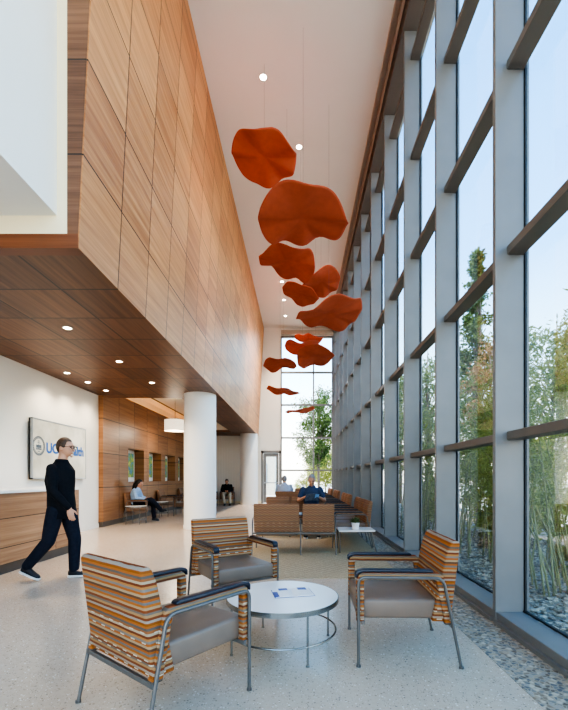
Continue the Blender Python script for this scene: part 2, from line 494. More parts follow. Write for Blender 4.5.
# cream frame and white bulkhead over the reception
bm = bmesh.new()
box(bm, -2.27, -2.15, Y0-.004, Y0+.1, ZS+.13, ZC); box(bm, -5.2, -2.15, Y0-.003, Y0+.1, ZS+.13, 3.735)
struct('trim_cream_frame', bm, M['cream'])
bm = bmesh.new(); box(bm, -5.2, -2.25, YB, Y0-.002, 3.72, ZC); struct('wall_bulkhead', bm, M['white'])

# columns
for i, (x, y, r) in enumerate(((-2.545, 10.35, .405), (-2.43, 19.55, .42))):
    bm = bmesh.new(); cyl(bm, x, y, 0, ZS, r, seg=64); cyl(bm, x, y, 0, .08, r+.012, seg=64)
    o = struct('column', bm, M['column'], smooth=False); autosmooth(o)

# ------------------------------------------------------------------ curtain wall on the right
SP = 1.53
YM = [3.54 + SP*k for k in range(-4, 11)]
for i, y in enumerate(YM):
    y1 = min(y+.055, YE)
    bm = bmesh.new(); box(bm, XM, 1.982, y, y1, 0, 8.7, .004, 1); o = struct(f'trim_{i+1}', bm, M['metal'])
    bm = bmesh.new(); box(bm, 1.983, 2.0, y-.012, y1+.012, .0, 8.7); link('glazing_bead', bm, M['dark'], o)
    bm = bmesh.new(); box(bm, 2.0, 2.022, y-.006, y1+.006, .0, 8.7); link('outer_cap', bm, M['metal'], o)
TZ = [1.615, 3.245, 4.875, 6.505, 8.135]
bm = bmesh.new(); box(bm, XM, 2.12, YE-.03, YE+.2, 0, 8.7); struct('trim_corner_post', bm, M['metal'])
YN = YM + [YE-.03]
for i in range(len(YM)):
    y0, y1 = YM[i]+.056, YN[i+1]-.001
    bm = bmesh.new(); box(bm, 1.985, 1.992, y0, y1, .10, 8.62); w = struct(f'window_{i+1}', bm, M['glass'])
    for z in TZ:
        bm = bmesh.new(); box(bm, 1.83, 1.98, y0, y1, z, z+.075, .004, 1); link('transom', bm, M['metald'], w)
    bm = bmesh.new(); box(bm, 1.74, 1.975, y0, y1, 0, .10, .004, 1); box(bm, 1.71, 1.98, y0, y1, 0, .035)
    link('sill', bm, M['metal'], w)
    bm = bmesh.new(); box(bm, 1.975, 2.0, y0, y1, .10, .115); link('gasket', bm, M['dark'], w)
# end window
bm = bmesh.new(); box(bm, -.9, 1.74, YE+.10, YE+.107, .05, 8.5); w = struct('window_end', bm, M['glass'])
for x in (-.9, .74, 1.70):
    bm = bmesh.new(); box(bm, x-.035, x+.035, YE+.0, YE+.16, 0, 8.5); link('mullion', bm, M['metal'], w)
for z in (.0, 1.63, 3.28, 4.95, 6.60, 8.4):
    bm = bmesh.new(); box(bm, -.9, 1.74, YE+.01, YE+.15, z, z+.08); link('transom', bm, M['metal'], w)
# glazed door
bm = bmesh.new()
box(bm, -1.92, -1.80, YE-.03, YE+.1, 0, 2.66); box(bm, -1.02, -.90, YE-.03, YE+.1, 0, 2.66); box(bm, -1.92, -.9, YE-.03, YE+.1, 2.54, 2.66)
d = struct('door_1', bm, M['metal'])
bm = bmesh.new()
for a in ((-1.79, -1.66, .02, 2.53), (-1.16, -1.03, .02, 2.53), (-1.66, -1.16, .02, .28), (-1.66, -1.16, 2.36, 2.53)):
    box(bm, a[0], a[1], YE-.0, YE+.05, a[2], a[3])
l = link('door_leaf', bm, M['metal'], d)
bm = bmesh.new(); box(bm, -1.66, -1.16, YE+.02, YE+.028, .28, 2.36); link('glass_pane', bm, M['glass'], l)
bm = bmesh.new(); tube(bm, [(-1.75, YE-.07, 1.04), (-1.07, YE-.07, 1.04)], .022); box(bm, -1.76, -1.70, YE-.07, YE, 1.0, 1.08); box(bm, -1.12, -1.06, YE-.07, YE, 1.0, 1.08)
link('push_bar', bm, M['steel'], l)

# ------------------------------------------------------------------ seating
BACK = [(.50, .30), (.600, .76), (.630, .835), (.645, .852), (.682, .85), (.695, .83), (.630, .30)]
def make_seating(name, label, cat, widths, back_bottom=.30, group=None, fab='fabric', full=True):
    """row of seats; local front is -Y, d is measured from the front leg"""
    t = thing(name, label, cat, (0, 0, 0), 0, group)
    W = sum(widths); x = -W/2; bounds = [x]
    D = lambda d: d - .345
    for w in widths:
        a, b = x+.028, x+w-.028
        bm = bmesh.new(); box(bm, a+.022, b-.022, D(-.008), D(.60), .31, .445, .022, 3); autosmooth(link('seat', bm, M['vinyl'], t), 60)
        prof = [(D(d), z if z > .3 else back_bottom) for d, z in BACK]
        if back_bottom > .31: prof[0] = (D(.545), back_bottom)
        bm = bmesh.new(); prism(bm, prof, a, b, 0, .014, 3); autosmooth(link('backrest', bm, M[fab], t), 50)
        x += w; bounds.append(x)
    for k, x in enumerate(bounds):
        s = -1 if k == 0 else 1
        bm = bmesh.new()
        R = .05
        path = [(x, D(0), .0), (x, D(0), .30), (x, D(0), .55)] + [tuple(p) for p in arc((x, D(0), .555), (x, D(0), .605), (x, D(.05), .605))] + \
               [(x, D(.3), .605)] + [tuple(p) for p in arc((x, D(.515), .605), (x, D(.565), .605), (x, D(.58), .55))] + [(x, D(.69), 0)]
        tube(bm, path, .0105, 10); cyl(bm, x, D(0), 0, .012, .016, seg=12); cyl(bm, x, D(.69), 0, .012, .016, seg=12)
        autosmooth(link('side_frame', bm, M['tube'], t), 50)
        i0, i1 = sorted((x - s*.0105, x - s*.057)) if k in (0, len(bounds)-1) else (x-.026, x+.026)
        bm = bmesh.new()
        if not full: prism(bm, [(D(.0), .59), (D(.008), .622), (D(.035), .636), (D(.545), .636), (D(.56), .625), (D(.50), .592), (D(.055), .592)], i0, i1, 0, .005, 2)
        else: prism(bm, [(D(-.012), .302), (D(-.012), .59), (D(.008), .622), (D(.035), .636), (D(.545), .636), (D(.575), .615), (D(.645), .285), (D(.585), .285), (D(.53), .575), (D(.52), .588), (D(.055), .588), (D(.04), .575), (D(.04), .302)], i0, i1, 0, .006, 2)
        ar = link('armrest', bm, M[fab], t); autosmooth(ar, 50)
        bm = bmesh.new()
        j0, j1 = sorted((x - s*.008, x - s*.060)) if k in (0, len(bounds)-1) else (x-.034, x+.034)
        prism(bm, [(D(-.021), .600), (D(-.022), .632), (D(-.008), .650), (D(.03), .658), (D(.49), .658), (D(.505), .652), (D(.508), .637), (D(.03), .637), (D(0), .624), (D(-.012), .600)], j0, j1, 0, .005, 2)
        autosmooth(link('arm_cap', bm, M['navy'], ar), 50)
    bm = bmesh.new(); z = back_bottom - .02
    d = .69 - .118 * z / .60
    box(bm, -W/2, W/2, D(d-.012), D(d+.012), z-.014, z+.014, .003, 1); link('crossbar', bm, M['tube'], t)
    bm = bmesh.new(); box(bm, -W/2, W/2, D(.02), D(.045), .285, .31, .003, 1); link('crossbar', bm, M['tube'], t)
    return t
def face(o, x, y, fx, fy):
    o.location = (x, y, 0); o.rotation_euler = (0, 0, math.atan2(fx, -fy)); return o

G1 = 'striped armchairs round the coffee table'
chair = make_seating('lounge_armchair', 'striped lounge armchair left of the round table, its back to the camera', 'armchair', [.68], group=G1)
face(chair, -.78, 2.36, .61, .79)
c2 = dup(chair); face(c2, .76, 3.055, -.999, .034); c2['label'] = 'striped lounge armchair by the window wall, seen from its side'
c3 = dup(chair); face(c3, -.685, 4.09, .55, -.835); c3['label'] = 'striped lounge armchair behind the round table, facing the camera'

G2 = 'benches standing across the carpet'
bA = make_seating('tandem_bench', 'two-seat brown patterned bench nearest on the carpet, back toward the camera', 'bench', [.585, .81], .375, G2, 'fabricb', False)
face(bA, -.083, 7.0, 0, 1)
for y, fy, lab in ((9.0, -1, 'two-seat patterned bench where the man in a dark tee sits reading'),
                   (13.2, 1, 'two-seat patterned bench where the man in the pale blue shirt sits'),
                   (16.5, -1, 'two-seat patterned bench last on the carpet, before the end window')):
    b = dup(bA); face(b, -.083, y, 0, fy); b['label'] = lab
G3 = 'window-side rows of three joined seats'
r0 = make_seating('tandem_chair', '', 'joined chairs', [.62]*3, .32, G3, 'fabricb', False)
for i, (y, lab) in enumerate(((8.35, 'three joined patterned chairs by the window, just behind the potted plant table'), (11.2, 'three joined patterned chairs by the window, second row from the potted plant'),
                              (14.1, 'three joined patterned chairs by the window, third row from the potted plant'), (17.0, 'three joined patterned chairs by the window, last row before the end window'))):
    r = r0 if i == 0 else dup(r0)
    face(r, 1.02, y, -1, 0); r['label'] = lab
G4 = 'armchairs in the side lobby'
side = make_seating('lounge_armchair', '', 'armchair', [.65], .30, G4, 'fabricb')
for x, y, fx, fy, lab in ((-4.73, 11.9, 1, 0, 'patterned armchair against the wood wall, the woman sits in it'),
                          (-4.68, 14.5, 1, 0, 'empty patterned armchair against the wood wall, right of the woman'),
                          (-4.68, 17.0, 1, 0, 'empty patterned armchair by the wood wall, partly hidden by the front column'),
                          (-3.75, 13.6, -.85, .5, 'empty patterned armchair beside the front column, back to the hall'),
                          (-3.42, 19.2, .1, -1, 'patterned armchair by the end wall, the man in dark jacket sits in it'),
                          (-4.2, 18.9, .35, -1, 'empty patterned armchair left of the man by the end wall')):
    c = side if lab.endswith('woman sits in it') else dup(side); face(c, x, y, fx, fy); c['label'] = lab; c['group'] = G4

# ------------------------------------------------------------------ tables
def ring_table(label, loc, r, h, phase, group=None):
    t = thing('round_table', label, 'table', loc)
    bm = bmesh.new(); cyl(bm, 0, 0, h-.028, h, r-.004, seg=64); autosmooth(link('table_top', bm, M['top'], t))
    bm = bmesh.new(); lathe(bm, [(r-.004, h-.036), (r+.002, h-.036), (r+.002, h-.001), (r-.004, h-.001), (r-.004, h-.036)], 64); autosmooth(link('rim', bm, M['chrome'], t))
    for k in range(4):
        a = phase + k*PI/2
        bm = bmesh.new(); tube(bm, [((r-.02)*math.cos(a), (r-.02)*math.sin(a), 0), ((r-.02)*math.cos(a), (r-.02)*math.sin(a), h-.03)], .008, 10)
        cyl(bm, (r-.02)*math.cos(a), (r-.02)*math.sin(a), 0, .008, .012, seg=12)
        autosmooth(link('leg', bm, M['chrome'], t), 50)
    bm = bmesh.new(); tube(bm, [((r-.02)*math.cos(2*PI*k/64), (r-.02)*math.sin(2*PI*k/64), .135) for k in range(64)], .007, 8, True)
    autosmooth(link('foot_ring', bm, M['chrome'], t))
    return t
ring_table('round white coffee table with chrome rim between the three armchairs', (-.125, 3.08, 0), .425, .385, math.radians(27))
ring_table('small round white table beside the seated woman', (-4.54, 11.2, 0), .29, .50, math.radians(40))
ring_table('small round white table between the empty chairs by the wood wall', (-4.55, 13.2, 0), .26, .50, math.radians(10))
# magazine
t = thing('magazine', 'open white magazine lying on the round coffee table', 'magazine', (-.05, 3.13, .385), math.radians(12))
bm = bmesh.new()
for s in (-1, 1):
    pts = [(0, .004), (s*.04, .012), (s*.10, .010), (s*.15, .003), (s*.15, 0), (0, 0)]
    prism(bm, pts if s > 0 else pts[::-1], -.105, .105, 1)
link('pages', bm, M['paper'], t)
bm = bmesh.new(); box(bm, -.152, -.118, -.10, .02, .0032, .0095); box(bm, .05, .12, .04, .10, .0095, .0125); box(bm, -.10, -.03, .05, .10, .0105, .0130); box(bm, -.155, .155, -.112, .112, 0, .0015)
link('printed_cover', bm, M['pblue'], t)
# rectangular side table with plant
t = thing('side_table', 'low rectangular white side table by the window holding a potted plant', 'table', (.99, 7.06, 0))
bm = bmesh.new(); box(bm, -.31, .31, -.24, .24, .365, .39, .004, 2); link('table_top', bm, M['top'], t)
for y in (-.215, .215):
    bm = bmesh.new(); tube(bm, [(-.29, y, 0), (-.29, y, .35), (-.28, y, .36), (.22, y, .36), (.24, y, .345), (.335, y, 0)], .0105, 8)
    autosmooth(link('leg_frame', bm, M['tube'], t), 50)
t = thing('potted_plant', 'small green succulent in a white pot on the side table', 'plant', (.985, 7.02, .39))
bm = bmesh.new(); lathe(bm, [(0, 0), (.055, 0), (.072, .115), (.067, .115), (.062, .10), (0, .10)], 24); autosmooth(link('pot', bm, M['pot'], t))
bm = bmesh.new(); lathe(bm, [(0, .099), (.062, .101)], 24); link('soil', bm, M['soil'], t)
bm = bmesh.new()
for k in range(150):
    a = random.random()*2*PI; e = random.uniform(.15, 1.4); ln = random.uniform(.07, .13)
    d = Vector((math.cos(a)*math.cos(e), math.sin(a)*math.cos(e), math.sin(e))); s = d.cross(Vector((0, 0, 1))).normalized()*.011
    p = Vector((math.cos(a)*.035*random.random(), math.sin(a)*.035*random.random(), .10))
    v = [bm.verts.new(q) for q in (p, p+d*ln*.5+s, p+d*ln, p+d*ln*.5-s)]; bm.faces.new(v)
link('leaves', bm, M['succ'], t)

# ------------------------------------------------------------------ reception desk and display
t = thing('reception_desk', 'wood-fronted reception desk with white counter along the left wall', 'desk', (-4.25, 5.0, 0))
bm = bmesh.new(); box(bm, -.40, .35, -2.1, 2.13, .14, 1.075, .004, 1); o = link('front_panel', bm, M['wooddesk'], t); o.location = (0, 0, 0)
bm = bmesh.new(); box(bm, -.40, .31, -2.08, 2.10, 0, .14); link('kick_plate', bm, M['kick'], t)
bm = bmesh.new(); box(bm, -.45, .36, -2.12, 2.14, 1.075, 1.115, .004, 1); link('counter_top', bm, M['top'], t)
bm = bmesh.new(); box(bm, -.41, .352, 2.13, 2.145, 0, 1.075); link('end_panel', bm, M['top'], t)

t = thing('wall_display', 'large wall-mounted screen showing blue lettering and a round grey seal', 'screen', (-5.1, 8.645, 1.85))
bm = bmesh.new(); box(bm, -.07, .0, -.965, .965, -.59, .59, .006, 2); link('housing', bm, M['dark'], t)
bm = bmesh.new(); box(bm, -.01, .004, -.95, .95, -.565, .57); link('screen', bm, M['screen'], t)
bm = bmesh.new()
for a in ((-.967, .967, .572, .592), (-.967, .967, -.592, -.565), (-.967, -.947, -.592, .592), (.947, .967, -.592, .592)): box(bm, -.03, .008, *a)
link('bezel', bm, M['steel'], t)
bm = bmesh.new(); box(bm, -.10, -.07, -.4, .4, -.3, .3); link('bracket', bm, M['dark'], t)
blue = plain('logo_blue', '10539b', .5); blue.node_tree.nodes['Principled BSDF'].inputs['Emission Color'].default_value = (*lin('1f6fae'), 1)
blue.node_tree.nodes['Principled BSDF'].inputs['Emission Strength'].default_value = .04
seal = plain('seal_grey', '56606a', .5)
def lettering(word, y):
    cu = bpy.data.curves.new('lettering', 'FONT'); cu.body = word; cu.size = .285; cu.extrude = .002; cu.offset = .010; cu.align_y = 'CENTER'
    cu.materials.append(blue)
    tmp = bpy.data.objects.new('tmp', cu); C.objects.link(tmp)
    me = bpy.data.meshes.new_from_object(tmp.evaluated_get(bpy.context.evaluated_depsgraph_get())); bpy.data.objects.remove(tmp)
    o = bpy.data.objects.new('lettering', me); C.objects.link(o); o.parent = t; o.location = (.006, y, .03); o.rotation_euler = (PI/2, 0, PI/2)
lettering('UC', -.545); lettering('Health', .10)
bm = bmesh.new()
def ring(r, w, y, z, seg=40):
    for k in range(seg):
        a, b = 2*PI*k/seg, 2*PI*(k+1)/seg
        bm.faces.new([bm.verts.new((.0065, y+q*math.cos(c), z+q*math.sin(c))) for q, c in ((r-w, a), (r, a), (r, b), (r-w, b))])
sy, sz = -.775, .06
ring(.19, .02, sy, sz); ring(.155, .012, sy, sz)
for k in range(28):
    a = 2*PI*k/28; bm.faces.new([bm.verts.new((.0065, sy+q*math.cos(c), sz+q*math.sin(c))) for q, c in ((.158, a), (.17, a), (.17, a+.12), (.158, a+.12))])
for y0, y1, z0, z1 in ((-.085, .085, -.075, -.05), (-.08, -.01, -.04, .02), (.01, .08, -.04, .02), (-.01, .01, -.05, .04), (-.05, .05, .05, .06), (-.035, .035, -.115, -.1)):
    bm.faces.new([bm.verts.new((.0065, sy+a, sz+b)) for a, b in ((y0, z0), (y1, z0), (y1, z1), (y0, z1))])
for k in range(12):
    a = 2*PI*k/12; c, s = math.cos(a), math.sin(a)
    bm.faces.new([bm.verts.new((.0065, sy+p*c-q*s, sz+.085+p*s+q*c)) for p, q in ((.012, -.004), (.04, 0), (.012, .004))])
link('round_seal', bm, seal, t)

# ------------------------------------------------------------------ lamps
def downlight(x, y, z, r, label, group, power, spot=2.0, col=(1, .9, .76)):
    t = thing('downlight', label, 'light', (x, y, z), 0, group)
    bm = bmesh.new(); lathe(bm, [(r, 0), (r+.018, 0), (r+.018, -.006), (r, -.006), (r, 0)], 24); link('trim_ring', bm, M['white'], t)
    bm = bmesh.new(); lathe(bm, [(0, -.002), (r, -.002)], 24); link('lens', bm, M['dl'], t)
    li = bpy.data.lights.new('lamp', 'SPOT'); li.energy = power; li.color = col; li.spot_size = spot; li.spot_blend = .8; li.shadow_soft_size = .08
    o = bpy.data.objects.new('lamp', li); C.objects.link(o); o.parent = t; o.location = (0, 0, -.03)
for i, y in enumerate((5.73, 7.38, 9.02)):
    downlight(-3.3, y, ZS, .05, ['round downlight in the wood soffit, biggest and nearest', 'round downlight in the wood soffit, middle of the right-hand row', 'round downlight in the wood soffit, farthest of the right-hand row'][i], 'downlights in the wood soffit', 60, 2.3)
for i, y in enumerate((8.18, 8.98, 9.83)):
    downlight(-4.72, y, ZS, .05, f'round downlight close along the white wall, {["nearest", "middle", "farthest"][i]} of three', 'downlights in the wood soffit', 30, 2.3)
for i, (x, y) in enumerate(((-.68, 7.64), (0, 9.25), (-.66, 15.6), (-.64, 17.2), (-.64, 18.9))):
    downlight(x, y, ZC, .06, ['tiny downlight in the hall ceiling, above the upper disc', 'tiny downlight in the hall ceiling, right of the upper disc', 'tiny downlight in the hall ceiling beside the overlapping small discs', 'tiny downlight in the hall ceiling, second from the end wall', 'tiny downlight in the hall ceiling, nearest the end wall'][i], 'downlights in the high hall ceiling', 150 if y < 12 else 420, 1.5, (1, .93, .83))
t = thing('pendant_lamp', 'round white drum pendant lamp hanging in the side lobby', 'lamp', (-4.16, 13.5, 0))
bm = bmesh.new(); lathe(bm, [(.335, 2.86), (.345, 2.86), (.345, 3.22), (.335, 3.22), (.335, 2.86)], 48); autosmooth(link('lamp_shade', bm, M['shade'], t))
bm = bmesh.new(); lathe(bm, [(0, 2.88), (.335, 2.88)], 48); link('diffuser', bm, M['shade'], t)
bm = bmesh.new(); tube(bm, [(0, 0, 3.1), (0, 0, 3.98)], .006, 6)
for a in (0, 2*PI/3, 4*PI/3): tube(bm, [(0, 0, 3.3), (.338*math.cos(a), .338*math.sin(a), 3.21)], .004, 6)
link('cord', bm, M['dark'], t)
bm = bmesh.new(); lathe(bm, [(0, 3.95), (.06, 3.95), (.06, 3.98), (0, 3.98)], 20); link('ceiling_rose', bm, M['white'], t)
li = bpy.data.lights.new('bulb', 'POINT'); li.energy = 14; li.color = (1, .9, .76); li.shadow_soft_size = .2
o = bpy.data.objects.new('bulb', li); C.objects.link(o); o.parent = t; o.location = (0, 0, 2.80)

# ------------------------------------------------------------------ hanging felt discs
# centre x, y, z, radius, rim heights every 6 degrees
DISCS = [
    (-0.64, 7.4, 7.18, 0.596, [0.07, 0.08, 0.02, -0.06, -0.13, -0.11, -0.08, -0.06, -0.03, -0.01, 0.00, -0.04, -0.09, -0.12, -0.15, -0.14, -0.12, -0.09, -0.06, -0.06, -0.06, -0.05, -0.03, -0.03, 0.01, 0.04, 0.06, 0.09, 0.11, 0.11, 0.07, 0.03, 0.02, 0.03, 0.07, 0.10, 0.11, 0.13, 0.13, 0.11, 0.08, 0.05, 0.03, 0.01, 0.01, 0.02, 0.03, 0.04, 0.07, 0.06, 0.06, 0.03, -0.02, -0.05, -0.07, -0.08, -0.08, -0.05, -0.02, 0.02]),
    (0.07, 6.8, 5.65, 0.762, [-0.06, -0.03, -0.01, -0.03, -0.07, -0.08, -0.08, -0.05, -0.00, 0.05, 0.12, 0.13, 0.14, 0.08, 0.01, -0.01, -0.00, 0.02, 0.06, 0.07, 0.05, -0.01, -0.10, -0.12, -0.12, -0.11, -0.08, -0.07, -0.01, 0.02, -0.00, -0.04, -0.05, -0.04, 0.00, 0.01, 0.04, 0.08, 0.10, 0.13, 0.15, 0.15, 0.14, 0.12, 0.09, 0.06, 0.04, 0.04, 0.05, 0.06, 0.06, 0.05, 0.02, -0.03, -0.09, -0.15, -0.21, -0.20, -0.16, -0.11]),
    (-0.25, 8.3, 5.73, 0.579, [-0.11, -0.11, -0.17, -0.16, -0.17, -0.19, -0.21, -0.22, -0.22, -0.20, -0.14, -0.07, -0.02, -0.04, -0.05, -0.06, -0.06, -0.04, 0.00, 0.05, 0.15, 0.18, 0.19, 0.18, 0.13, 0.09, 0.07, 0.04, 0.01, 0.11, 0.12, 0.09, 0.06, 0.04, 0.02, 0.00, -0.01, -0.00, 0.02, 0.05, 0.07, 0.09, 0.10, 0.07, 0.05, 0.03, 0.00, -0.02, -0.02, -0.02, -0.01, 0.01, 0.04, 0.07, 0.10, 0.09, 0.07, 0.06, -0.03, -0.11]),
    (0.58, 10.6, 6.43, 0.509, [0.10, 0.11, 0.09, 0.03, -0.06, -0.08, -0.07, -0.06, -0.05, -0.05, -0.08, -0.12, -0.16, -0.18, -0.17, -0.16, -0.16, -0.12, -0.09, -0.05, -0.02, -0.00, 0.01, 0.01, 0.00, -0.00, -0.01, -0.03, -0.04, -0.06, -0.09, -0.11, -0.12, -0.13, -0.13, -0.13, -0.11, -0.09, -0.07, -0.06, -0.04, -0.01, 0.02, 0.06, 0.10, 0.15, 0.18, 0.20, 0.22, 0.23, 0.22, 0.21, 0.20, 0.17, 0.15, 0.14, 0.12, 0.09, 0.08, 0.08]),
    (0.04, 9.4, 5.58, 0.428, [-0.11, -0.09, -0.08, -0.07, -0.07, -0.08, -0.09, -0.11, -0.10, -0.09, -0.09, -0.09, -0.10, -0.11, -0.12, -0.10, -0.08, -0.07, -0.03, 0.03, 0.07, 0.08, 0.08, 0.08, 0.08, 0.08, 0.08, 0.08, 0.11, 0.16, 0.16, 0.14, 0.13, 0.12, 0.12, 0.12, 0.14, 0.15, 0.14, 0.13, 0.11, 0.10, 0.08, 0.06, 0.03, 0.01, 0.00, -0.00, -0.01, -0.01, -0.02, -0.02, -0.06, -0.09, -0.12, -0.13, -0.14, -0.14, -0.13, -0.12]),
    (0.61, 8.2, 4.62, 0.670, [0.09, 0.10, 0.10, 0.08, 0.03, -0.02, -0.01, 0.00, -0.04, -0.11, -0.13, -0.13, -0.11, -0.08, -0.04, -0.00, 0.02, 0.02, 0.01, -0.02, -0.06, -0.05, -0.05, -0.02, 0.01, 0.04, 0.01, -0.01, -0.04, -0.07, -0.10, -0.11, -0.12, -0.10, -0.07, -0.08, -0.10, -0.13, -0.14, -0.15, -0.16, -0.12, -0.06, -0.00, 0.04, 0.09, 0.10, 0.12, 0.12, 0.10, 0.09, 0.09, 0.09, 0.12, 0.15, 0.19, 0.20, 0.20, 0.12, 0.08]),
    (0.42, 16.6, 7.05, 0.600, [0.05, 0.06, 0.07, 0.05, 0.03, -0.02, -0.04, -0.04, -0.04, -0.04, -0.03, -0.02, -0.01, -0.00, 0.01, 0.01, 0.01, 0.02, 0.02, 0.02, 0.02, 0.01, 0.02, 0.03, 0.04, 0.04, 0.04, 0.03, 0.09, 0.13, 0.13, 0.11, 0.09, 0.08, 0.07, 0.06, 0.05, 0.05, 0.01, -0.02, -0.05, -0.07, -0.05, -0.02, 0.01, -0.02, -0.06, -0.09, -0.10, -0.11, -0.12, -0.12, -0.11, -0.09, -0.07, -0.06, -0.04, -0.02, 0.01, 0.03]),
    (0.13, 15.0, 6.21, 0.669, [0.15, 0.17, 0.17, 0.17, 0.16, 0.14, 0.11, 0.07, 0.02, -0.01, -0.01, -0.02, -0.02, -0.03, -0.04, -0.06, -0.09, -0.12, -0.15, -0.16, -0.15, -0.14, -0.13, -0.11, -0.09, -0.08, -0.07, -0.06, -0.01, 0.01, 0.00, -0.01, -0.00, 0.02, 0.07, 0.09, 0.08, 0.08, 0.08, 0.05, 0.00, -0.04, -0.08, -0.12, -0.14, -0.11, -0.08, -0.05, -0.03, -0.01, 0.01, 0.03, 0.04, 0.04, 0.05, 0.06, 0.07, 0.09, 0.10, 0.12]),
    (0.53, 12.8, 5.14, 0.599, [0.04, 0.05, 0.05, 0.05, 0.03, 0.00, -0.03, -0.07, -0.09, -0.12, -0.15, -0.14, -0.14, -0.13, -0.11, -0.08, -0.08, -0.11, -0.13, -0.17, -0.21, -0.25, -0.26, -0.24, -0.23, -0.22, -0.22, -0.22, -0.10, -0.01, 0.01, -0.00, 0.01, 0.05, 0.10, 0.16, 0.16, 0.16, 0.17, 0.18, 0.18, 0.18, 0.19, 0.19, 0.20, 0.20, 0.21, 0.19, 0.16, 0.14, 0.12, 0.10, 0.08, 0.05, 0.03, 0.02, 0.01, 0.01, 0.01, 0.02]),
    (-0.66, 14.0, 5.22, 0.584, [-0.05, -0.03, -0.03, -0.03, -0.04, -0.06, -0.05, -0.04, -0.02, -0.00, 0.02, 0.05, 0.07, 0.06, 0.06, 0.05, -0.01, -0.07, -0.11, -0.13, -0.15, -0.14, -0.11, -0.08, -0.06, -0.05, -0.03, -0.03, -0.03, -0.03, -0.05, -0.06, -0.05, -0.03, 0.00, 0.05, 0.09, 0.10, 0.11, 0.13, 0.10, 0.08, 0.06, 0.04, 0.03, 0.02, 0.04, 0.06, 0.09, 0.08, 0.07, 0.07, 0.06, 0.04, 0.03, 0.02, 0.01, -0.03, -0.05, -0.06]),
    (-0.62, 15.9, 4.71, 0.659, [-0.08, -0.07, -0.06, -0.05, -0.04, -0.04, -0.04, -0.04, -0.04, -0.04, -0.04, -0.04, -0.04, -0.01, 0.03, 0.05, 0.03, -0.01, -0.01, -0.02, -0.02, 0.00, 0.03, 0.05, 0.08, 0.09, 0.11, 0.11, 0.11, 0.11, 0.10, 0.09, 0.09, 0.10, 0.12, 0.16, 0.14, 0.11, 0.08, 0.06, 0.02, -0.01, -0.03, -0.02, -0.02, -0.01, -0.01, -0.01, -0.01, -0.05, -0.08, -0.12, -0.11, -0.11, -0.10, -0.09, -0.09, -0.10, -0.10, -0.09]),
    (0.05, 18.0, 4.30, 0.668, [0.09, 0.10, 0.10, 0.10, 0.10, 0.09, 0.08, 0.06, 0.04, 0.02, 0.00, -0.02, -0.03, -0.03, -0.02, -0.01, 0.01, 0.02, 0.02, 0.02, 0.02, 0.02, -0.01, -0.04, -0.07, -0.07, -0.06, -0.06, -0.06, -0.06, -0.07, -0.08, -0.08, -0.08, -0.07, -0.06, -0.04, -0.05, -0.07, -0.09, -0.10, -0.10, -0.09, -0.08, -0.07, -0.05, -0.03, -0.01, -0.01, -0.00, 0.02, 0.05, 0.07, 0.10, 0.13, 0.13, 0.11, 0.09, 0.08, 0.08]),
]
DLAB = ['orange felt disc highest of all, closest to the wood volume',
        'largest orange felt disc, second from the top',
        'orange felt disc directly under the largest disc',
        'small orange felt disc at the right of the overlapping trio',
        'small orange felt disc lowest of the overlapping trio',
        'broad orange felt disc midway down, nearest the window mullions',
        'narrow orange felt disc highest in front of the end window',
        'long orange felt disc behind the big one before the end window',
        'big orange felt disc in front of the end window',
        'wavy orange felt disc beside the white wall above the door',
        'thin edge-on orange felt disc, second lowest',
        'thin edge-on orange felt disc, lowest of all']
def disc(label, X, Y, Z, R, rim, seed):
    """a thin warped felt disc hung on a cable"""
    rim = [.22*rim[k-1] + .56*rim[k] + .22*rim[(k+1) % len(rim)] for k in range(len(rim))]
    rnd = random.Random(seed)
    t = thing('hanging_disc', label, 'sculpture', (X, Y, Z), 0, 'orange discs hung from the hall ceiling')
    bm = bmesh.new(); nr, na = 18, 120; rings = []; n = len(rim)
    p3 = rnd.uniform(0, 6.28)
    def rimz(a):
        q = a/(2*PI)*n; k = int(q) % n; f = q-int(q); f = f*f*(3-2*f)
        return rim[k]*(1-f)+rim[(k+1) % n]*f
    for i in range(nr+1):
        q = i/nr; row = []
        for k in range(1 if i == 0 else na):
            a = 2*PI*k/na
            z = rimz(a)*q**1.9 + .05*R*math.exp(-(q*6)**2) + .012*R*math.sin(7*q+p3)*q*(1-q)
            row.append(bm.verts.new((R*q*math.cos(a), R*q*math.sin(a), z)))
        rings.append(row)
    for i in range(nr):
        A, B = rings[i], rings[i+1]
        for k in range(na):
            if i == 0: bm.faces.new((A[0], B[k], B[(k+1) % na]))
            else: bm.faces.new((A[k], B[k], B[(k+1) % na], A[(k+1) % na]))
    o = link('felt_sheet', bm, M['felt'], t, True)
    m_ = o.modifiers.new('s', 'SOLIDIFY'); m_.thickness = .012; m_.offset = 0
    bm = bmesh.new(); tube(bm, [(0, 0, .02), (0, 0, ZC-Z)], .0016, 6); link('cable', bm, M['cable'], t)
for k, (lab, dd) in enumerate(zip(DLAB, DISCS)): disc(lab, *dd, k)

# ------------------------------------------------------------------ people
def loft(bm, secs, seg=16):
    """secs: (centre, rx, ry, sidevec, frontvec)"""
    rings = []
    for c, rx, ry, sv, fv in secs:
        c, sv, fv = Vector(c), Vector(sv).normalized(), Vector(fv).normalized()
        rings.append([bm.verts.new(c + sv*rx*math.cos(2*PI*k/seg) + fv*ry*math.sin(2*PI*k/seg)) for k in range(seg)])
    for A, B in zip(rings, rings[1:]):
        for k in range(seg): bm.faces.new((A[k], A[(k+1) % seg], B[(k+1) % seg], B[k]))
    bm.faces.new(rings[0][::-1]); bm.faces.new(rings[-1])

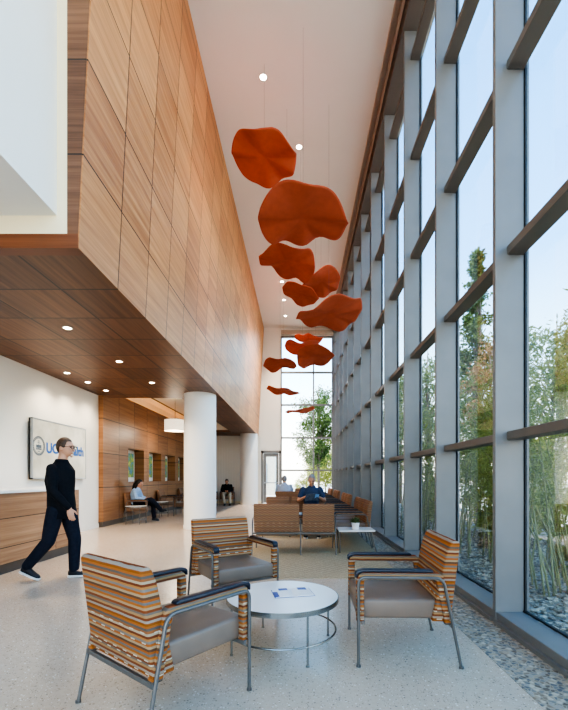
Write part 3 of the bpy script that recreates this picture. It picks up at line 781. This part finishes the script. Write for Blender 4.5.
def limb(bm, pts, rad, seg=12):
    """tapered limb with rounded ends"""
    P = [Vector(p) for p in pts]
    out, rr = [], []
    d0 = (P[0]-P[1]).normalized(); d1 = (P[-1]-P[-2]).normalized()
    for f, s in ((.95, .3), (.6, .8)): out.append(P[0]+d0*rad[0]*f); rr.append(rad[0]*s)
    for i, p in enumerate(P):
        out.append(p); rr.append(rad[i])
        if i < len(P)-1:
            for f in (.33, .66): out.append(p.lerp(P[i+1], f)); rr.append(rad[i]*(1-f)+rad[i+1]*f)
    for f, s in ((.6, .8), (.95, .3)): out.append(P[-1]+d1*rad[-1]*f); rr.append(rad[-1]*s)
    tube(bm, out, rr, seg)

def ellipsoid(bm, c, r, axes, fn=None, seg=24, rows=16):
    c = Vector(c); rings = []
    for i in range(rows+1):
        th = PI*i/rows; row = []
        for k in range(1 if i in (0, rows) else seg):
            a = 2*PI*k/seg
            q = Vector((math.sin(th)*math.cos(a), math.sin(th)*math.sin(a), math.cos(th)))
            if fn: q = fn(q)
            row.append(bm.verts.new(c + axes[0]*q.x*r[0] + axes[1]*q.y*r[1] + axes[2]*q.z*r[2]))
        rings.append(row)
    for A, B in zip(rings, rings[1:]):
        for k in range(seg):
            q = []
            for v in (A[k % len(A)], A[(k+1) % len(A)], B[(k+1) % len(B)], B[k % len(B)]):
                if v not in q: q.append(v)
            if len(q) > 2: bm.faces.new(q)

def remesh(o, vox, it=3):
    m = o.modifiers.new('r', 'REMESH'); m.mode = 'VOXEL'; m.voxel_size = vox; m.use_smooth_shade = True
    if it:
        s = o.modifiers.new('s', 'SMOOTH'); s.factor = .5; s.iterations = it
    dg = bpy.context.evaluated_depsgraph_get()
    me = bpy.data.meshes.new_from_object(o.evaluated_get(dg)); old = o.data
    o.modifiers.clear(); o.data = me; bpy.data.meshes.remove(old)
    for p in me.polygons: p.use_smooth = True
    return o

def hand(bm, wrist, d, nrm, thumb, curl=.5):
    """palm + 4 fingers + thumb; d along hand, nrm palm-facing, thumb = side of the thumb"""
    w = Vector(wrist); d = Vector(d).normalized(); nrm = Vector(nrm); nrm = (nrm - d*nrm.dot(d)).normalized()
    s = Vector(thumb); s = (s - d*s.dot(d) - nrm*s.dot(nrm)).normalized()
    loft(bm, [(w-d*.02, .026, .020, s, nrm), (w+d*.01, .030, .017, s, nrm), (w+d*.05, .041, .016, s, nrm), (w+d*.088, .040, .013, s, nrm), (w+d*.098, .034, .008, s, nrm)], 14)
    for off, ln, r in ((.030, .070, .0088), (.0105, .080, .009), (-.010, .074, .0088), (-.029, .058, .008)):
        p = w + d*.085 + s*off; pts = [p]
        a = curl*.35
        for f in (.45, .3, .25):
            pts.append(pts[-1] + (d*math.cos(a)+nrm*math.sin(a))*ln*f); a += curl*.65
        limb(bm, pts, [r, r*.98, r*.92, r*.8], 8)
    p = w + d*.025 + s*.028; q = p + (d*.6+s*.6+nrm*.25).normalized()*.042; e = q + (d*.9+s*.15+nrm*.3).normalized()*.034
    limb(bm, [w+d*.01+s*.012, p, q, e], [.014, .013, .011, .009], 8)

def person(label, loc, rz, J, P):
    """local frame: x forward, y to the person's left, z up"""
    t = thing('person', label, 'person', loc, rz)
    V = {k: Vector(v) for k, v in J.items()}
    vox = P.get('vox', .007)
    Y = Vector((0, 1, 0))
    pel, che, nek, hd = V['pelvis'], V['chest'], V['neck'], V['head']
    up = (nek-pel).normalized(); fr = Y.cross(up).normalized()
    shl = P.get('build', 1.0); dp = P.get('depth', 1.0)
    # torso sections from pelvis to neck base
    def torso(bm, g, hem=0.0, top=True):
        mid = pel.lerp(che, .5)
        secs = [(pel - up*(.10+hem), .150*shl+g, .105+g, Y, fr), (pel, .168*shl+g, .118*dp+g, Y, fr), (mid, .155*shl+g, .112*dp+g, Y, fr),
                (che, .182*shl+g, .124*dp+g, Y, fr), (che.lerp(nek, .55), .180*shl+g, .112*dp+g, Y, fr), (che.lerp(nek, .78), .145*shl+g, .095+g, Y, fr), (nek - up*.015, .085*shl+g, .072+g, Y, fr), (nek + up*.03, .058+g, .058+g, Y, fr)]
        loft(bm, secs, 24)
    # --- body
    bm = bmesh.new()
    torso(bm, -.012)
    ht = P['hdir'].normalized(); hy = Y; hu = ht.cross(hy).normalized(); hy = hu.cross(ht).normalized()
    limb(bm, [nek - up*.05, nek.lerp(hd, .45), hd - hu*.05 - ht*.015], [.062, .055, .055], 14)
    def jaw(q):
        q = q.copy()
        if q.z < 0:
            q.y *= 1 + .32*q.z; q.x = q.x*(1 + .10*q.z) + (.10*-q.z if q.x > -.2 else -.0)
            if q.x < 0: q.x *= 1 + .35*q.z
        else: q.x = q.x*(1.0) - .04*q.z
        if abs(q.y) < .62 and q.x > .6 and -.02 < q.z < .22: q.x -= .05
        return q
    ellipsoid(bm, hd, (.098, .077, .120), (ht, hy, hu), jaw, 32, 24)
    limb(bm, [hd+ht*.085+hu*.025, hd+ht*.104-hu*.005, hd+ht*.113-hu*.024], [.010, .012, .014], 8)          # nose
    limb(bm, [hd+ht*.080+hu*.037-hy*.045, hd+ht*.092+hu*.038, hd+ht*.080+hu*.037+hy*.045], [.010, .009, .010], 8)  # brow
    ellipsoid(bm, hd+ht*.098-hu*.062, (.008, .024, .008), (ht, hy, hu), None, 10, 8)                          # lips
    ellipsoid(bm, hd+ht*.088-hu*.098, (.016, .022, .014), (ht, hy, hu), None, 10, 8)                          # chin
    for s in (-1, 1):
        ellipsoid(bm, hd+hy*s*.078-ht*.012-hu*.004, (.020, .010, .034), (ht, hy, hu), None, 12, 10)           # ears
    for s, sd in ((1, 'l'), (-1, 'r')):
        sh, el, wr = V['sh_'+sd], V['el_'+sd], V['wr_'+sd]
        limb(bm, [sh, sh.lerp(el, .5), el, el.lerp(wr, .35), wr], [.050, .046, .038, .038, .025], 12)
        hand(bm, wr, V['hd_'+sd], V['hn_'+sd], V['ht_'+sd], P.get('curl', .5))
        hp, kn, an, to = V['hp_'+sd], V['kn_'+sd], V['an_'+sd], V['to_'+sd]
        limb(bm, [hp, hp.lerp(kn, .45), kn, kn.lerp(an, .35), an], [.082, .075, .052, .052, .035], 12)
        limb(bm, [an, an.lerp(to, .6)], [.032, .03], 10)
    body = link('body', bm, M['skin'], t); remesh(body, vox, 2)
    # --- top
    bm = bmesh.new(); torso(bm, .012, P.get('hem', .03))
    for sd in 'lr':
        sh, el, wr = V['sh_'+sd], V['el_'+sd], V['wr_'+sd]
        if P['sleeve'] == 'long':
            limb(bm, [sh, sh.lerp(el, .5), el, el.lerp(wr, .35), el.lerp(wr, .94)], [.062, .061, .053, .050, .038], 14)
        else:
            limb(bm, [sh, sh.lerp(el, .4), sh.lerp(el, .62)], [.068, .064, .063], 14)
    remesh(link(P['topname'], bm, P['top'], t), vox*1.3, 3)
    # --- trousers
    bm = bmesh.new()
    loft(bm, [(pel+up*.06, .165*shl, .120, Y, fr), (pel, .180*shl, .132, Y, fr), (pel-up*.09, .172*shl, .125, Y, fr)], 20)
    for sd in 'lr':
        hp, kn, an = V['hp_'+sd], V['kn_'+sd], V['an_'+sd]
        e = kn.lerp(an, .94)
        limb(bm, [hp, hp.lerp(kn, .45), kn, kn.lerp(an, .4), e], [.102, .095, .077, .072, .062], 14)
    remesh(link('trousers', bm, P['legs'], t), vox*1.3, 3)
    # --- shoes
    for sd in 'lr':
        an, to = V['an_'+sd], V['to_'+sd]
        fd = (to-an); nz = Vector((0, 0, 1))
        hl = V.get('he_'+sd, Vector((an.x-.06, an.y, max(0, an.z-.075))))
        ax = (to-hl).normalized(); sd_ = Y if abs(ax.y) < .8 else Vector((1, 0, 0)); sd_ = (sd_-ax*sd_.dot(ax)).normalized(); uu = ax.cross(sd_).normalized()
        if uu.z < 0: uu = -uu
        ln = (to-hl).length
        bm = bmesh.new()
        loft(bm, [(hl+uu*.05, .026, .036, sd_, uu), (hl+ax*.03+uu*.06, .036, .052, sd_, uu), (hl+ax*ln*.35+uu*.055, .038, .048, sd_, uu), (hl+ax*ln*.65+uu*.04, .044, .034, sd_, uu), (hl+ax*ln*.9+uu*.03, .040, .025, sd_, uu), (hl+ax*ln+uu*.025, .022, .014, sd_, uu)], 16)
        sh_ = remesh(link('shoe', bm, M['shoe'], t), .006, 2)
        bm = bmesh.new()
        loft(bm, [(hl+uu*.0+ax*.0, .03, .03, sd_, ax), (hl+uu*.024, .03, .03, sd_, ax)], 4); bm.free()
        bm = bmesh.new(); pts = [(-.005, .026), (.03, .04), (ln*.4, .040), (ln*.7, .047), (ln*.93, .040), (ln+.008, .020)]
        lo = [hl+ax*a+sd_*b for a, b in pts] + [hl+ax*a-sd_*b for a, b in reversed(pts)]
        v0 = [bm.verts.new(p+uu*.0) for p in lo]; v1 = [bm.verts.new(p+uu*.024) for p in lo]
        bm.faces.new(v0); bm.faces.new(v1[::-1])
        for k in range(len(lo)): bm.faces.new((v0[k], v0[(k+1) % len(lo)], v1[(k+1) % len(lo)], v1[k]))
        link('sole', bm, P.get('sole', M['sole']), sh_)
    # --- hair, eyes
    bm = bmesh.new()
    def cap(q):
        q = q.copy()
        if q.z < -.15 and q.x > -.3: q.z = -.15 + (q.z+.15)*.15
        if q.x > .55 and q.z < .55: q.x = .55
        return q
    ellipsoid(bm, hd - ht*.016 + hu*.022, (.102, .086, .118), (ht, hy, hu), cap, 28, 20)
    if P.get('longhair'):
        limb(bm, [hd-ht*.06+hu*.03, hd-ht*.085-hu*.08, hd-ht*.07-hu*.20, hd-ht*.05-hu*.30], [.075, .078, .072, .045], 14)
        for s in (-1, 1): limb(bm, [hd+hy*s*.06-ht*.02+hu*.02, hd+hy*s*.075-ht*.02-hu*.1, hd+hy*s*.07-hu*.22], [.035, .036, .022], 10)
    remesh(link('hair', bm, P['hair'], t), .007, 2)
    for s in (-1, 1):
        bm = bmesh.new(); ellipsoid(bm, hd+ht*.0865+hy*s*.031+hu*.014, (.008, .012, .006), (ht, hy, hu), None, 10, 8); link('eye', bm, M['lens'], t, True)
    if P.get('glasses'):
        bm = bmesh.new()
        for s in (-1, 1):
            c = hd+ht*.108+hy*s*.034+hu*.014
            tube(bm, [c+hy*.026*math.cos(2*PI*k/20)+hu*.019*math.sin(2*PI*k/20) for k in range(20)], .0032, 6, True)
            tube(bm, [c+hy*s*.026+hu*.006, hd+hy*s*.083+ht*.06+hu*.018, hd+hy*s*.088-ht*.01+hu*.016], .003, 6)
        tube(bm, [hd+ht*.109-hy*.010+hu*.016, hd+ht*.109+hy*.010+hu*.016], .003, 6)
        link('glasses', bm, M['lens'], t)
    return t

VZ = lambda *a: Vector(a)
# the man walking past the desk (faces +X)
person('person in black sweater, dark trousers and glasses walking past the reception desk', (-3.01, 5.1, 0), 0, dict(
    pelvis=(0, 0, .93), chest=(-.02, 0, 1.24), neck=(.0, 0, 1.49), head=(.05, 0, 1.66),
    sh_l=(-.03, .175, 1.395), el_l=(-.13, .245, 1.14), wr_l=(-.14, .215, .90), hd_l=(.1, -.05, -1), hn_l=(0.2, -1, 0), ht_l=(1, 0, 0),
    sh_r=(-.02, -.175, 1.395), el_r=(.04, -.25, 1.12), wr_r=(.23, -.235, .91), hd_r=(.22, 0, -1), hn_r=(-.2, 1, 0), ht_r=(1, 0, 0),
    hp_l=(.02, .09, .89), kn_l=(.11, .10, .49), an_l=(.10, .10, .09), to_l=(.25, .10, .012), he_l=(.035, .10, .0),
    hp_r=(-.02, -.09, .89), kn_r=(-.11, -.10, .49), an_r=(-.385, -.10, .17), to_r=(-.225, -.10, .012), he_r=(-.455, -.10, .105)),
    dict(hdir=VZ(1, -.05, -.10), sleeve='long', topname='sweater', top=M['black'], legs=M['navyp'], hair=M['hairbrown'], glasses=True, vox=.006, curl=.55, hem=.06, depth=1.22))
# seated reader on the second bench (faces -Y)
person('person in dark blue tee reading a magazine on the bench', (.28, 8.98, 0), -PI/2, dict(
    pelvis=(-.07, 0, .55), chest=(-.05, 0, .86), neck=(.02, 0, 1.09), head=(.085, 0, 1.225),
    sh_l=(.0, .19, 1.02), el_l=(.09, .29, .78), wr_l=(.31, .17, .86), hd_l=(.6, -.5, .35), hn_l=(.3, -.9, -.3), ht_l=(0, -.2, 1),
    sh_r=(.0, -.19, 1.02), el_r=(.09, -.29, .78), wr_r=(.31, -.17, .86), hd_r=(.6, .5, .35), hn_r=(.3, .9, -.3), ht_r=(0, .2, 1),
    hp_l=(.0, .10, .54), kn_l=(.40, .13, .53), an_l=(.42, .13, .09), to_l=(.56, .14, .01),
    hp_r=(.0, -.10, .54), kn_r=(.40, -.13, .53), an_r=(.42, -.13, .09), to_r=(.56, -.14, .01)),
    dict(hdir=VZ(1, 0, -.38), sleeve='short', topname='tee_shirt', top=M['tee'], legs=M['navyp'], hair=M['hairgrey'], vox=.008, curl=1.0))
t = thing('reading_magazine', 'open magazine held by the man reading on the bench', 'magazine', (.28, 8.56, .88), .25)
bm = bmesh.new()
for s in (-1, 1):
    v = [bm.verts.new(p) for p in ((0, .01, -.07), (s*.15, .05, -.09), (s*.15, -.05, .06), (0, -.09, .075))]; bm.faces.new(v)
o = link('pages', bm, plain('magazine_cover', '4d5a6c', .4, vary=.4, scale=18), t); so = o.modifiers.new('s', 'SOLIDIFY'); so.thickness = .006
bm = bmesh.new(); bm.faces.new([bm.verts.new(p) for p in ((.05, .016, -.072), (.14, .038, -.083), (.14, -.056, .052), (.05, -.084, .062))])
link('cover_picture', bm, plain('cover_sky', '7fa9d4', .4), t)
# man seen from behind on the third bench (faces +Y)
person('person in pale blue shirt seated on a bench, back to the camera', (-.48, 13.2, 0), PI/2, dict(
    pelvis=(-.08, 0, .55), chest=(-.06, 0, .86), neck=(-.01, 0, 1.09), head=(.06, 0, 1.225),
    sh_l=(-.03, .20, 1.02), el_l=(.05, .27, .76), wr_l=(.27, .16, .68), hd_l=(1, -.2, -.1), hn_l=(0, 0, -1), ht_l=(0, -1, 0),
    sh_r=(-.03, -.20, 1.02), el_r=(.05, -.27, .76), wr_r=(.27, -.16, .68), hd_r=(1, .2, -.1), hn_r=(0, 0, -1), ht_r=(0, 1, 0),
    hp_l=(.0, .10, .54), kn_l=(.40, .13, .53), an_l=(.42, .13, .09), to_l=(.56, .14, .01),
    hp_r=(.0, -.10, .54), kn_r=(.40, -.13, .53), an_r=(.42, -.13, .09), to_r=(.56, -.14, .01)),
    dict(hdir=VZ(1, 0, -.3), sleeve='long', topname='shirt', top=M['paleshirt'], legs=M['navyp'], hair=M['hairgrey'], vox=.009, build=1.12))
# woman by the wood wall (faces +X), legs crossed
person('person with dark hair in light blue jacket seated by the wood wall', (-4.78, 11.9, 0), 0, dict(
    pelvis=(-.06, 0, .54), chest=(-.07, 0, .79), neck=(-.02, 0, .985), head=(.05, 0, 1.11),
    sh_l=(-.03, .165, .92), el_l=(.04, .22, .70), wr_l=(.25, .10, .66), hd_l=(1, -.4, .1), hn_l=(0, -.6, .6), ht_l=(0, -.3, 1),
    sh_r=(-.03, -.165, .92), el_r=(.04, -.22, .70), wr_r=(.25, -.10, .66), hd_r=(1, .4, .1), hn_r=(0, .6, .6), ht_r=(0, .3, 1),
    hp_l=(.0, .09, .54), kn_l=(.42, .07, .54), an_l=(.47, .06, .10), to_l=(.61, .06, .012),
    hp_r=(.0, -.09, .55), kn_r=(.42, -.05, .64), an_r=(.68, .06, .33), to_r=(.84, .08, .30), he_r=(.64, .05, .26)),
    dict(hdir=VZ(1, -.1, -.45), sleeve='long', topname='jacket', top=M['denimlight'], legs=M['navyp'], hair=M['hairblack'], longhair=True, vox=.008, build=.88, sole=M['shoe']))
# man at the far end (faces the camera)
person('person in dark jacket and khaki trousers seated by the end wall', (-3.42, 19.15, 0), -PI/2+.1, dict(
    pelvis=(-.06, 0, .55), chest=(.04, 0, .80), neck=(.16, 0, .99), head=(.25, 0, 1.10),
    sh_l=(.13, .19, .93), el_l=(.22, .25, .70), wr_l=(.40, .06, .66), hd_l=(.8, -.6, 0), hn_l=(0, -.5, .5), ht_l=(0, 0, 1),
    sh_r=(.13, -.19, .93), el_r=(.22, -.25, .70), wr_r=(.40, -.06, .66), hd_r=(.8, .6, 0), hn_r=(0, .5, .5), ht_r=(0, 0, 1),
    hp_l=(.0, .10, .54), kn_l=(.40, .15, .53), an_l=(.36, .15, .09), to_l=(.50, .16, .01),
    hp_r=(.0, -.10, .54), kn_r=(.40, -.16, .54), an_r=(.46, -.10, .09), to_r=(.60, -.08, .01)),
    dict(hdir=VZ(1, 0, -.4), sleeve='long', topname='jacket', top=M['black'], legs=M['khaki'], hair=M['hairbrown'], vox=.009, build=1.1, sole=M['shoe']))

# ------------------------------------------------------------------ outdoors
bm = bmesh.new(); box(bm, -30, 60, YB-20, 90, -.35, -.12); struct('ground', bm, plain('pale_paving', 'bdb5a8', .9, vary=.12, scale=.6))
bm = bmesh.new(); box(bm, 2.10, 7.0, YB, 26, -.2, -.03); struct('ground_planting_bed', bm, M['gravelbase'])
bm = bmesh.new(); rnd = random.Random(3)
ico = bmesh.new(); bmesh.ops.create_icosphere(ico, subdivisions=1, radius=1)
iv = [v.co.copy() for v in ico.verts]; ifc = [[v.index for v in f.verts] for f in ico.faces]; ico.free()
verts, faces = [], []
for k in range(8200):
    y = rnd.uniform(1.6, 10) if k < 6900 else rnd.uniform(10, 20); x = 2.13 + 3.0*rnd.random()**1.3
    r = rnd.uniform(.014, .034); sq = rnd.uniform(.45, .8); a = rnd.random()*6.28; ca, sa = math.cos(a), math.sin(a); el = rnd.uniform(1, 1.6)
    b0 = len(verts)
    for v in iv:
        px, py = v.x*r*el, v.y*r
        verts.append((x+px*ca-py*sa, y+px*sa+py*ca, -.02+v.z*r*sq+rnd.uniform(-.002, .002)))
    faces += [[i+b0 for i in f] for f in ifc]
me = bpy.data.meshes.new('gravel'); me.from_pydata(verts, [], faces); me.materials.append(None)
m, nt, b = new_mat('river_stone'); o_, _ = coords(nt)
vo = N(nt, 'ShaderNodeTexVoronoi'); vo.inputs['Scale'].default_value = 18; L(nt, o_, vo.inputs['Vector'])
s_ = N(nt, 'ShaderNodeSeparateXYZ'); L(nt, vo.outputs['Color'], s_.inputs[0])
L(nt, ramp(nt, s_.outputs[0], [(0, lin('75685a')), (.2, lin('a8937a')), (.4, lin('5a5048')), (.6, lin('8a745e')), (.8, lin('c2ae94'))], True), b.inputs['Base Color']); b.inputs['Roughness'].default_value = .7
me.materials[0] = m
go = bpy.data.objects.new('gravel', me); C.objects.link(go); tag(go, 'grey and tan river stones covering the planting bed outside the glass', 'gravel', kind='stuff')

def leaf_mesh(name, pts, size, mat, parent, rnd, aspect=.35, droop=.3):
    verts, faces = [], []
    for p in pts:
        d = Vector((rnd.gauss(0, 1), rnd.gauss(0, 1), rnd.gauss(-droop, .8))).normalized()
        s = d.cross(Vector((rnd.gauss(0, 1), rnd.gauss(0, 1), rnd.gauss(0, 1)))).normalized()
        l = size*rnd.uniform(.6, 1.4); w = l*aspect*.5; b0 = len(verts)
        verts += [tuple(p), tuple(p+d*l*.5+s*w), tuple(p+d*l), tuple(p+d*l*.5-s*w)]; faces.append((b0, b0+1, b0+2, b0+3))
    me = bpy.data.meshes.new(name); me.from_pydata(verts, [], faces); me.materials.append(mat)
    o = bpy.data.objects.new(name, me); C.objects.link(o); o.parent = parent; return o

def bamboo(label, x, y, n, h, seed, lean=(.35, .15)):
    rnd = random.Random(seed)
    t = thing('bamboo', label, 'bamboo', (x, y, -.03), 0, 'bamboo clumps outside the glass')
    pts = []
    for k in range(n):
        bx, by = rnd.gauss(0, .22), rnd.gauss(0, .3); hh = h*rnd.uniform(.6, 1.05)
        lx, ly = rnd.gauss(lean[0], .28), rnd.gauss(lean[1], .35)
        path = [Vector((bx + lx*hh*.33*q**1.25, by + ly*hh*.33*q**1.25, hh*q*(1-.06*q))) for q in [i/12 for i in range(13)]]
        bm = bmesh.new(); tube(bm, path, [.011*(1-.75*i/12) + (.002 if i % 2 else 0) for i in range(13)], 6)
        link('culm', bm, M['culm'], t, True)
        for i in range(5, 13):
            for j in range(2 + i//2):
                c = path[i] + Vector((rnd.gauss(0, .10), rnd.gauss(0, .10), rnd.gauss(0, .14)))
                for q in range(5): pts.append(c + Vector((rnd.gauss(0, .05), rnd.gauss(0, .05), rnd.gauss(0, .05))))
    leaf_mesh('foliage', pts, .085, M['leafB'], t, rnd, .2, .5)
bamboo('leaning bamboo clump outside the first glass bay beside the near mullion', 2.98, 4.5, 16, 3.1, 1, (-.2, .7))
bamboo('bamboo clump behind the leaning one, at the picture edge', 3.75, 5.75, 14, 4.0, 2, (.1, -.1))
bamboo('bamboo clump seen through the second glass bay', 2.95, 6.6, 12, 3.0, 3, (.1, .0))
bamboo('bamboo clump farther back in the second glass bay', 3.7, 8.9, 12, 3.8, 4, (.1, .1))
bamboo('bamboo clump seen through the third glass bay', 2.95, 9.3, 12, 3.4, 5, (.1, .1))
bamboo('bamboo clump seen through the fourth glass bay', 3.0, 12.2, 10, 3.4, 6, (.1, .1))

def tree(name, label, x, y, h, rad, base, n, size, mat, seed, conical=False, blobs=26, cat='tree'):
    rnd = random.Random(seed)
    t = thing(name, label, cat, (x, y, -.1), 0, 'trees and shrubs outdoors')
    tr = bmesh.new(); tube(tr, [(0, 0, 0), (rnd.gauss(0, .1), rnd.gauss(0, .1), h*.4), (rnd.gauss(0, .1), rnd.gauss(0, .1), h*.75), (0, 0, h*.95)], [max(.03, h*.011), h*.009, h*.006, .01], 8)
    pts = []
    for b_ in range(blobs):
        if conical:
            q = rnd.random()**.8; z = base + (h-base)*q; r = rad*(1-q)*rnd.uniform(.4, 1); a = rnd.random()*6.28
            c = Vector((r*math.cos(a), r*math.sin(a), z)); br = rad*(.10+.22*(1-q))
        else:
            while True:
                v = Vector((rnd.uniform(-1, 1), rnd.uniform(-1, 1), rnd.uniform(-1, 1)))
                if .3 < v.length < 1: break
            c = Vector((v.x*rad*.85, v.y*rad*.85, (h+base)/2 + v.z*(h-base)*.44)); br = rad*rnd.uniform(.2, .34)
        tube(tr, [(0, 0, max(.05, c.z*.72)), tuple(Vector((0, 0, c.z*.85)).lerp(c, .5)), tuple(c)], [max(.008, h*.005), .01, .005], 5)
        for k in range(n//blobs):
            pts.append(c + Vector((rnd.gauss(0, .5), rnd.gauss(0, .5), rnd.gauss(0, .45)))*br)
    link('trunk', tr, M['bark'], t, True)
    leaf_mesh('foliage', pts, size, mat, t, rnd, .4)
tree('conifer_tree', 'tall pointed conifer seen through the second glass bay', 5.75, 13.0, 8.7, 1.35, 1.0, 12000, .14, M['leafA'], 11, True, 80)
tree('garden_tree', 'grey-green tree seen through the first glass bay behind the bamboo', 5.9, 9.2, 5.2, 1.5, .8, 12000, .11, M['leafD'], 12, blobs=50)
tree('garden_tree', 'rust-leaved tree below the conifer in the second glass bay', 5.05, 10.6, 5.0, .75, 2.0, 5000, .10, M['leafE'], 13, blobs=30)
tree('garden_tree', 'grey-green tree seen through the third glass bay', 5.2, 16.2, 7.0, 1.4, 1.0, 9000, .13, M['leafD'], 14, blobs=44)
tree('garden_tree', 'tree seen through the fourth glass bay', 5.3, 21.0, 7.5, 1.7, 1.2, 8000, .15, M['leafA'], 15, blobs=44)
tree('street_tree', 'tall leafy tree filling the right half of the end window', 1.25, 25.0, 7.6, 1.55, 1.5, 12000, .15, M['leafA'], 16, blobs=60)
tree('street_tree', 'sunlit yellow-green tree low at the right of the end window', 2.0, 29.5, 4.6, 2.0, .4, 9000, .16, M['leafC'], 17, blobs=50)
tree('shrub', 'round sunlit shrub low in the end window beside the seated men', .25, 27.0, 1.75, .6, .1, 2500, .08, M['leafC'], 18, cat='shrub')
tree('shrub', 'tall yellow-green shrub between the bamboo and the conifer, second glass bay', 4.55, 9.6, 2.6, .75, .05, 7000, .09, M['leafC'], 31, blobs=40, cat='shrub')
tree('shrub', 'tall yellow-green shrub behind the leaning bamboo, first glass bay', 4.9, 7.9, 2.4, .7, .05, 6000, .09, M['leafC'], 32, blobs=40, cat='shrub')
tree('shrub', 'low green shrub outside the second glass bay', 4.0, 7.5, 1.3, .6, .05, 4000, .09, M['leafC'], 19, cat='shrub')
tree('shrub', 'low green shrub outside the first glass bay beyond the bamboo', 3.9, 5.4, .8, .35, .03, 2500, .09, M['leafB'], 20, cat='shrub')
tree('shrub', 'low green shrub outside the third glass bay', 3.9, 11.6, 1.5, .7, .05, 4000, .09, M['leafC'], 21, cat='shrub')
# pale building far across the street
t = thing('office_building', 'pale tan office building across the street, behind the trees', 'building', (26, 16, -.12))
bm = bmesh.new(); box(bm, 0, 8, -16, 18, 0, 6.4); link('wall', bm, plain('tan_render', 'cfc5b4', .9), t)
bm = bmesh.new(); box(bm, -.3, 8.2, -16.3, 18.3, 6.4, 6.9); link('roof_parapet', bm, plain('pale_parapet', 'dcd6ca', .9), t)
for k in range(9):
    for z in (1.0, 4.0):
        bm = bmesh.new(); box(bm, -.06, .02, -14.5+k*3.6, -12.4+k*3.6, z, z+1.6); link('window', bm, plain('dark_glazing', '6f7d86', .2), t)

t = thing('annex_building', 'pale beige building seen through the glazed end door', 'building', (-5.6, 33, -.12))
bm = bmesh.new(); box(bm, -5, 3.6, 0, 6, 0, 7); link('wall', bm, plain('beige_render', 'd9cdb8', .9), t)
for k in range(5):
    bm = bmesh.new(); box(bm, -4.2+k*1.6, -3.4+k*1.6, -.04, .05, 1.0, 2.6); link('window', bm, plain('blue_grey_glazing', '9aa5a8', .3), t)
# ------------------------------------------------------------------ sky, sun, camera
w = bpy.data.worlds.new('sky'); SC.world = w; w.use_nodes = True
nt = w.node_tree; bg = nt.nodes['Background']
tc = N(nt, 'ShaderNodeTexCoord'); sp = N(nt, 'ShaderNodeSeparateXYZ'); L(nt, tc.outputs['Generated'], sp.inputs[0])
c = ramp(nt, sp.outputs[2], [(0.0, (.78, .80, .80)), (.06, (.92, .94, .95)), (.24, (.44, .76, 1.05)), (.45, (.15, .44, .93)), (.68, (.09, .34, .80)), (1.0, (.09, .30, .70))])
L(nt, c, bg.inputs[0]); bg.inputs[1].default_value = 1.9
s = bpy.data.lights.new('sun', 'SUN'); s.energy = 3.6; s.angle = math.radians(1.5); s.color = (1, .93, .82)
o = bpy.data.objects.new('sun', s); C.objects.link(o)
o.rotation_euler = Vector((.27, .14, -.85)).to_track_quat('-Z', 'Y').to_euler()

cam = bpy.data.cameras.new('camera'); co = bpy.data.objects.new('camera', cam); C.objects.link(co)
co.location = (0, 0, H); co.rotation_euler = (PI/2, 0, 0)
cam.sensor_fit = 'AUTO'; cam.sensor_width = 36; cam.lens = 402/710*36
cam.shift_x = (284-299)/710; cam.shift_y = (478-355)/710
cam.clip_end = 300
SC.camera = co
SC.view_settings.view_transform = 'AgX'; SC.view_settings.look = 'AgX - High Contrast'; SC.view_settings.use_white_balance = True; SC.view_settings.white_balance_temperature = 7200
SC.view_settings.exposure = 1.65
SC.cycles.max_bounces = 10; SC.cycles.diffuse_bounces = 5; SC.cycles.glossy_bounces = 4; SC.cycles.transparent_max_bounces = 16; SC.cycles.transmission_bounces = 4
SC.cycles.sample_clamp_indirect = 4.0; SC.cycles.caustics_reflective = False; SC.cycles.caustics_refractive = False
SC.cycles.use_denoising = True
